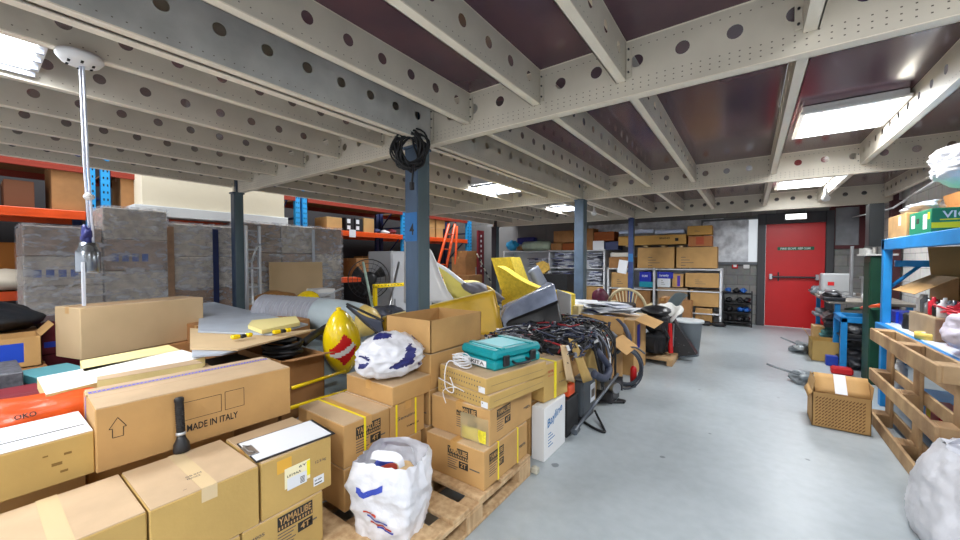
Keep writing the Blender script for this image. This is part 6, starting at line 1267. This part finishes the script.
t = T('bottle', 'white plastic bottle below the bench at far upright', 'bottle', (1.1, 4.9, 0.231)); MB(white).lathe([(0.001,0),(0.05,0),(0.05,0.2),(0.02,0.25),(0.001,0.25)], 16).build('bottle_body', t); MB(white).lathe([(0.022,0.25),(0.022,0.28),(0.001,0.28)], 12).build('cap', t)
# ------------------------------------------------ pallet on its side
t, bd = None, None
t = T('wooden_pallet', 'old wooden pallet standing on edge against the blue bench', 'pallet', (0.86, 3.2, 0))
def pb(n, *a): MB(wood_d).box(a[0], a[1], a[2], a[3], a[4], a[5], 0, 0.004).build(n, t)
for z in (0.0, 0.36, 0.71): 
    pb('face_board', 0.0, 0.022, 0, 1.45, z, z+0.1)
    for y in (0.0, 0.66, 1.31): pb('block', 0.022, 0.105, y, y+0.14, z, z+0.1)
for y in (0.0, 0.66, 1.31): pb('cross_board', 0.105, 0.125, y, y+0.14, 0, 0.81)
for z in (0.04, 0.22, 0.40, 0.60, 0.72): pb('deck_board', 0.125, 0.145, 0, 1.45, z, z+0.09)
# ------------------------------------------------ floor carton with slanted stripes
dm = mat('stripe_brown', srgb(110,74,40), 0.8)
def stripes(b, w, d, h):
    F = face(w,d,h,'S'); n = 15
    for r in range(9):
        for k in range(n):
            u = 0.02+(w-0.05)*k/n; v = 0.02+(h-0.045)*r/9; s_ = 0.018
            b.add([F @ Vector(p) for p in ((u,v+0.004,.0008),(u+0.016,v+s_+0.004,.0008),(u+0.016,v+s_-0.006,.0008),(u,v-0.006,.0008))], [(0,1,2,3)], dm)
fc_ = open_carton('striped_carton', 'carton with slanted brown stripe print on the aisle floor', 0.445, 0.80, 4.2, 4.52, 0.001, 0.29, m=card, flaps=(('W',80),('E',95)), marks=stripes, fill=(0.97, card), flaplen=0.1)
b = MB(card); b.grid(lambda u, v: (-0.16+0.335*u, -0.145+0.12*v, 0.292+0.135*v), 4, 4, 0, thick=0.006); b.grid(lambda u, v: (-0.16+0.335*u, -0.025+0.17*v, 0.427-0.06*v), 4, 4, 0, thick=0.006); b.build('raised_lid', fc_, 'lifted plain lid flaps')
b = MB(mat('clear_white_tape', srgb(226,226,228), 0.3), ink_b); b.grid(lambda u, v: (-0.035+0.075*u, -0.148+0.12*v, 0.296+0.135*v), 2, 3, 0); b.build('tape', fc_, 'white tape across the lid')
b = MB(card); b.grid(lambda u, v: (-0.178-0.03*v, -0.16+0.3*u, 0.29-0.05*v), 2, 2, 0, thick=0.004); b.build('side_flap', fc_)
q = MB(mat('box_yellow', srgb(240,226,20), 0.5)).box(0.83,0.85,4.3,4.36,0.3,0.36,0,0.004); 
carton('small_box', 'little red and yellow box behind the pallet near striped carton', 1.08, 1.2, 3.95, 4.2, 0.231, 0.36, m=redc, tape=None, seam=False, marks=rct('W', 0.02, 0.02, 0.1, 0.08, mat('box_yellow', srgb(240,226,20), 0.5)))
# white bag lower right
t = T('plastic_bag', 'large white plastic bag on the floor at lower right corner', 'bag', (0.93, 2.85, 0.002)); b = MB(bagm)
def bg(u, v):
    a = 2*PI*u; p = Vector((math.cos(a), math.sin(a), 0)); z = v*0.47; k = (1.0-0.45*v**2.2)*(0.9+0.15*math.sin(PI*v))+0.1*noise.noise(Vector((p.x*1.6,p.y*1.6,v*3)))+0.07*(1-2*abs(noise.noise(Vector((p.x*3.4,p.y*3.4,v*3.2+7)))))+0.03*(1-2*abs(noise.noise(Vector((p.x*8,p.y*8,v*9)))))
    return (p.x*0.225*k, p.y*0.36*k, z)
b.grid(bg, 80, 40, 0); b.build('bag_body', t, recalc=False)
b = MB(bagm); b.grid(lambda u, v: (0.1*math.cos(PI*u)-0.02, 0.05+0.04*v, 0.42+0.10*math.sin(PI*u)-0.05*v*math.sin(PI*u)), 16, 4, 0); b.grid(lambda u, v: bg(u, 1.0-0.0*v) if v < 0.5 else (0,0,0.45), 30, 1, 0); b.build('handle', t, recalc=False)
# ================================================================== MACHINES BEYOND THE RACK
t = T('steel_stand', 'blue steel stand with open frame beyond the bench', 'stand', (0.97, 6.5, 0))
for x in (0.0, 0.29):
    for y in (0.0, 0.5): MB(bluep).box(x-0.03,x+0.03,y-0.03,y+0.03,0,0.68,0,0.004).build('leg', t)
b = MB(bluep); b.box(-0.03,0.32,-0.03,0.03,0.62,0.69,0,0.004); b.box(-0.03,0.32,0.47,0.53,0.62,0.69,0,0.004); b.box(-0.03,0.03,0,0.5,0.62,0.69); b.build('top_frame', t)
MB(darkmetal).box(0,0.29,0,0.5,0.4,0.42).build('lower_shelf', t)
t = T('workbench', 'cluttered metal workbench in front of the far block wall', 'bench', (1.0, 7.3, 0))
for y in (0.05, 1.9): MB(bluep).box(0.0,0.06,y,y+0.06,0,0.78,0,0.004).build('leg', t); 
for y in (0.05, 1.9): MB(bluep).box(0.7,0.76,y,y+0.06,0,0.78,0,0.004).build('leg', t)
MB(mat('bench_dirty', srgb(150,142,132), 0.5, var=0.4)).box(-0.08,0.8,0,2.0,0.78,0.82,0,0.005).build('bench_top', t); MB(darkmetal).box(0,0.76,0.05,1.95,0.45,0.47).build('middle_shelf', t); MB(darkmetal).box(0,0.76,0.05,1.95,0.15,0.17).build('lower_shelf', t)
t = T('bench_vice', 'grey metal vice and meter box on the far workbench', 'vice', (1.2, 8.6, 0.821)); b = MB(mat('meter_grey', srgb(176,178,180), 0.4, 0.3), redp); b.box(-0.22,0.16,-0.1,0.15,0.05,0.36,0,0.02); b.box(-0.14,-0.06,-0.104,-0.1,0.16,0.22,1); b.box(-0.25,0.2,-0.12,0.15,0,0.05,0,0.01); b.build('casing', t)
t = T('drill_press', 'slim bare metal drill column on the far workbench', 'drill', (1.28, 8.1, 0.821)); b = MB(metal); b.cyl((0,0,0),(0,0,0.8),0.022); b.cyl((0,0,0),(0,0,0.02),0.1); b.cyl((0.14,0,0),(0.14,0,0.3),0.03); b.cyl((0.14,0,0.3),(0.14,0,0.33),0.05); b.build('drill_column', t)
b = MB(mat('pale_rod', srgb(206,204,196), 0.4)); b.cyl((1.7,9.0,0.822),(1.7,9.05,1.62),0.025); q = b.build('upright_rod', None, 'pale upright rod at the right end of the far workbench'); setp(q, cat='rod')
b = MB(white); b.lathe([(0.001,0),(0.06,0),(0.07,0.08),(0.04,0.13),(0.02,0.2),(0.001,0.2)], 14); b.tube([(0,0,0.18),(0.18,0.05,0.5)], 0.01); q = b.build('white_jug', None, 'small white jug with thin spout on the workbench', loc=(1.36,7.5,0.821)); setp(q, cat='jug')
rr = random.Random(12)
for i, (x, y, z) in enumerate(((1.02,7.5,.471),(1.05,8.0,.471),(1.0,8.5,.471),(1.1,7.6,.171),(1.05,8.2,.171),(0.98,7.45,.821),(1.05,7.9,.821),(1.0,9.0,.821),(1.1,6.7,.421))):
    b = MB([darkmetal, metal, greyp, blackm, mat('dusty_teal', srgb(70,120,120), 0.6)][i % 5]); b.box(-0.12,0.12,-0.18,0.18,0,0.05,0,0.01); blob(b, (0,0,0.07), (0.1,0.16,0.06), amp=0.5, sub=3, seed=i+50, flat=-0.05)
    q = b.build('machine_part', None, ['dark','silver','grey','black','dusty teal'][i % 5]+' machine part '+['at near end of bench middle shelf','in the centre of bench middle shelf','at far end of bench middle shelf','at near end of bench lower shelf','at far end of bench lower shelf','on near front edge of workbench top','on front of workbench top centre','on far end of workbench top','on the blue steel stand shelf'][i], loc=(x,y,z)); setp(q, cat='part')
t = T('green_cabinet', 'dark green steel cabinet column beyond blue rack', 'cabinet', (1.17, 6.12, 0)); b = MB(greenm); b.box(-0.075,0.075,-0.16,0.16,0,1.45,0,0.01); b.build('cabinet_case', t); b = MB(mat('green_dark', srgb(10,60,40), 0.5)); b.box(-0.08,-0.075,-0.12,0.12,0.8,1.38); b.build('door', t)
t = T('metal_shelf', 'pale cluttered shelf on top of the green cabinet', 'shelf', (1.17, 6.12, 1.452)); MB(mat('shelf_pale', srgb(200,200,196), 0.5)).box(-0.13,0.13,-0.2,0.2,0,0.02,0,0.003).build('shelf_board', t)
for i in range(4): b = MB(mat('shelf_pale', srgb(200,200,196), 0.5)); b.cyl((-0.09,-0.15+i*0.1,0.02),(-0.09,-0.15+i*0.1,0.07+0.02*(i%2)),0.03,n=10); b.build('fitting', t)
carton('wall_box', 'tall dark electrical box standing above green cabinet shelf', 1.10, 1.22, 6.1, 6.28, 1.56, 2.05, m=mat('dark_box', srgb(40,44,46), 0.4), tape=None, seam=False, cat='box')
b = MB(mat('green_pipe', srgb(40,120,90), 0.5), orange); b.tube([atX(846,309,1.25), atX(880,308,1.1)], 0.02); b.tube([atX(862,308,1.14), atX(884,305,1.08)], 0.022, m=1); q = b.build('garden_tool', None, 'green and orange handled tool lying beside blue upright'); setp(q, cat='tool')
open_carton('open_carton', 'small open carton on the floor before the far workbench', 0.72, 1.0, 6.95, 7.35, 0.001, 0.28, m=card_y, flaps=(('W',120),('E',150)))
carton('blue_tin', 'small blue tin standing in front of the small floor carton', 0.84, 0.96, 6.72, 6.82, 0.001, 0.13, m=mat('tin_blue', srgb(30,60,160), 0.4), tape=None, seam=False, cat='tin')
carton('cardboard_carton', 'little carton on the floor below the red door edge', 0.86, 1.0, 8.2, 8.5, 0, 0.32, m=card)
t = T('metal_bracket', 'grey metal casting with arm lying on the aisle floor', 'casting', (0.42, 5.6, 0.002)); b = MB(mat('casting', srgb(140,146,150), 0.4, 0.4)); blob(b, (0.15,0,0.06), (0.12,0.14,0.07), amp=0.9, sub=4, seed=4, flat=-0.06); b.tube([(0.05,-0.05,0.1),(-0.15,-0.02,0.14),(-0.24,0.02,0.16)], 0.014); b.build('casting_body', t)
t = T('metal_bracket', 'smaller grey metal casting on floor near the far workbench', 'casting', (0.6, 7.45, 0.002)); b = MB(mat('casting', srgb(140,146,150), 0.4, 0.4)); blob(b, (0.05,0,0.07), (0.12,0.14,0.08), amp=0.9, sub=4, seed=5, flat=-0.07); b.tube([(0.0,0,0.12),(-0.2,0.0,0.2)], 0.012); b.build('casting_body', t)
b = MB(darkmetal); blob(b, (0,0,0.12), (0.15,0.2,0.12), amp=0.5, sub=4, seed=15, flat=-0.11); q = b.build('scrap_heap', None, 'dark scrap parts on the floor under the blue steel stand', loc=(1.12,6.75,0.002)); setp(q, cat='scrap', kind='stuff')
b = MB(redp); b.box(-0.1,0.1,-0.06,0.06,0,0.09,0,0.02); q = b.build('red_box', None, 'small red box on the floor by the blue steel stand', loc=(0.93,6.3,0.002)); setp(q, cat='box')
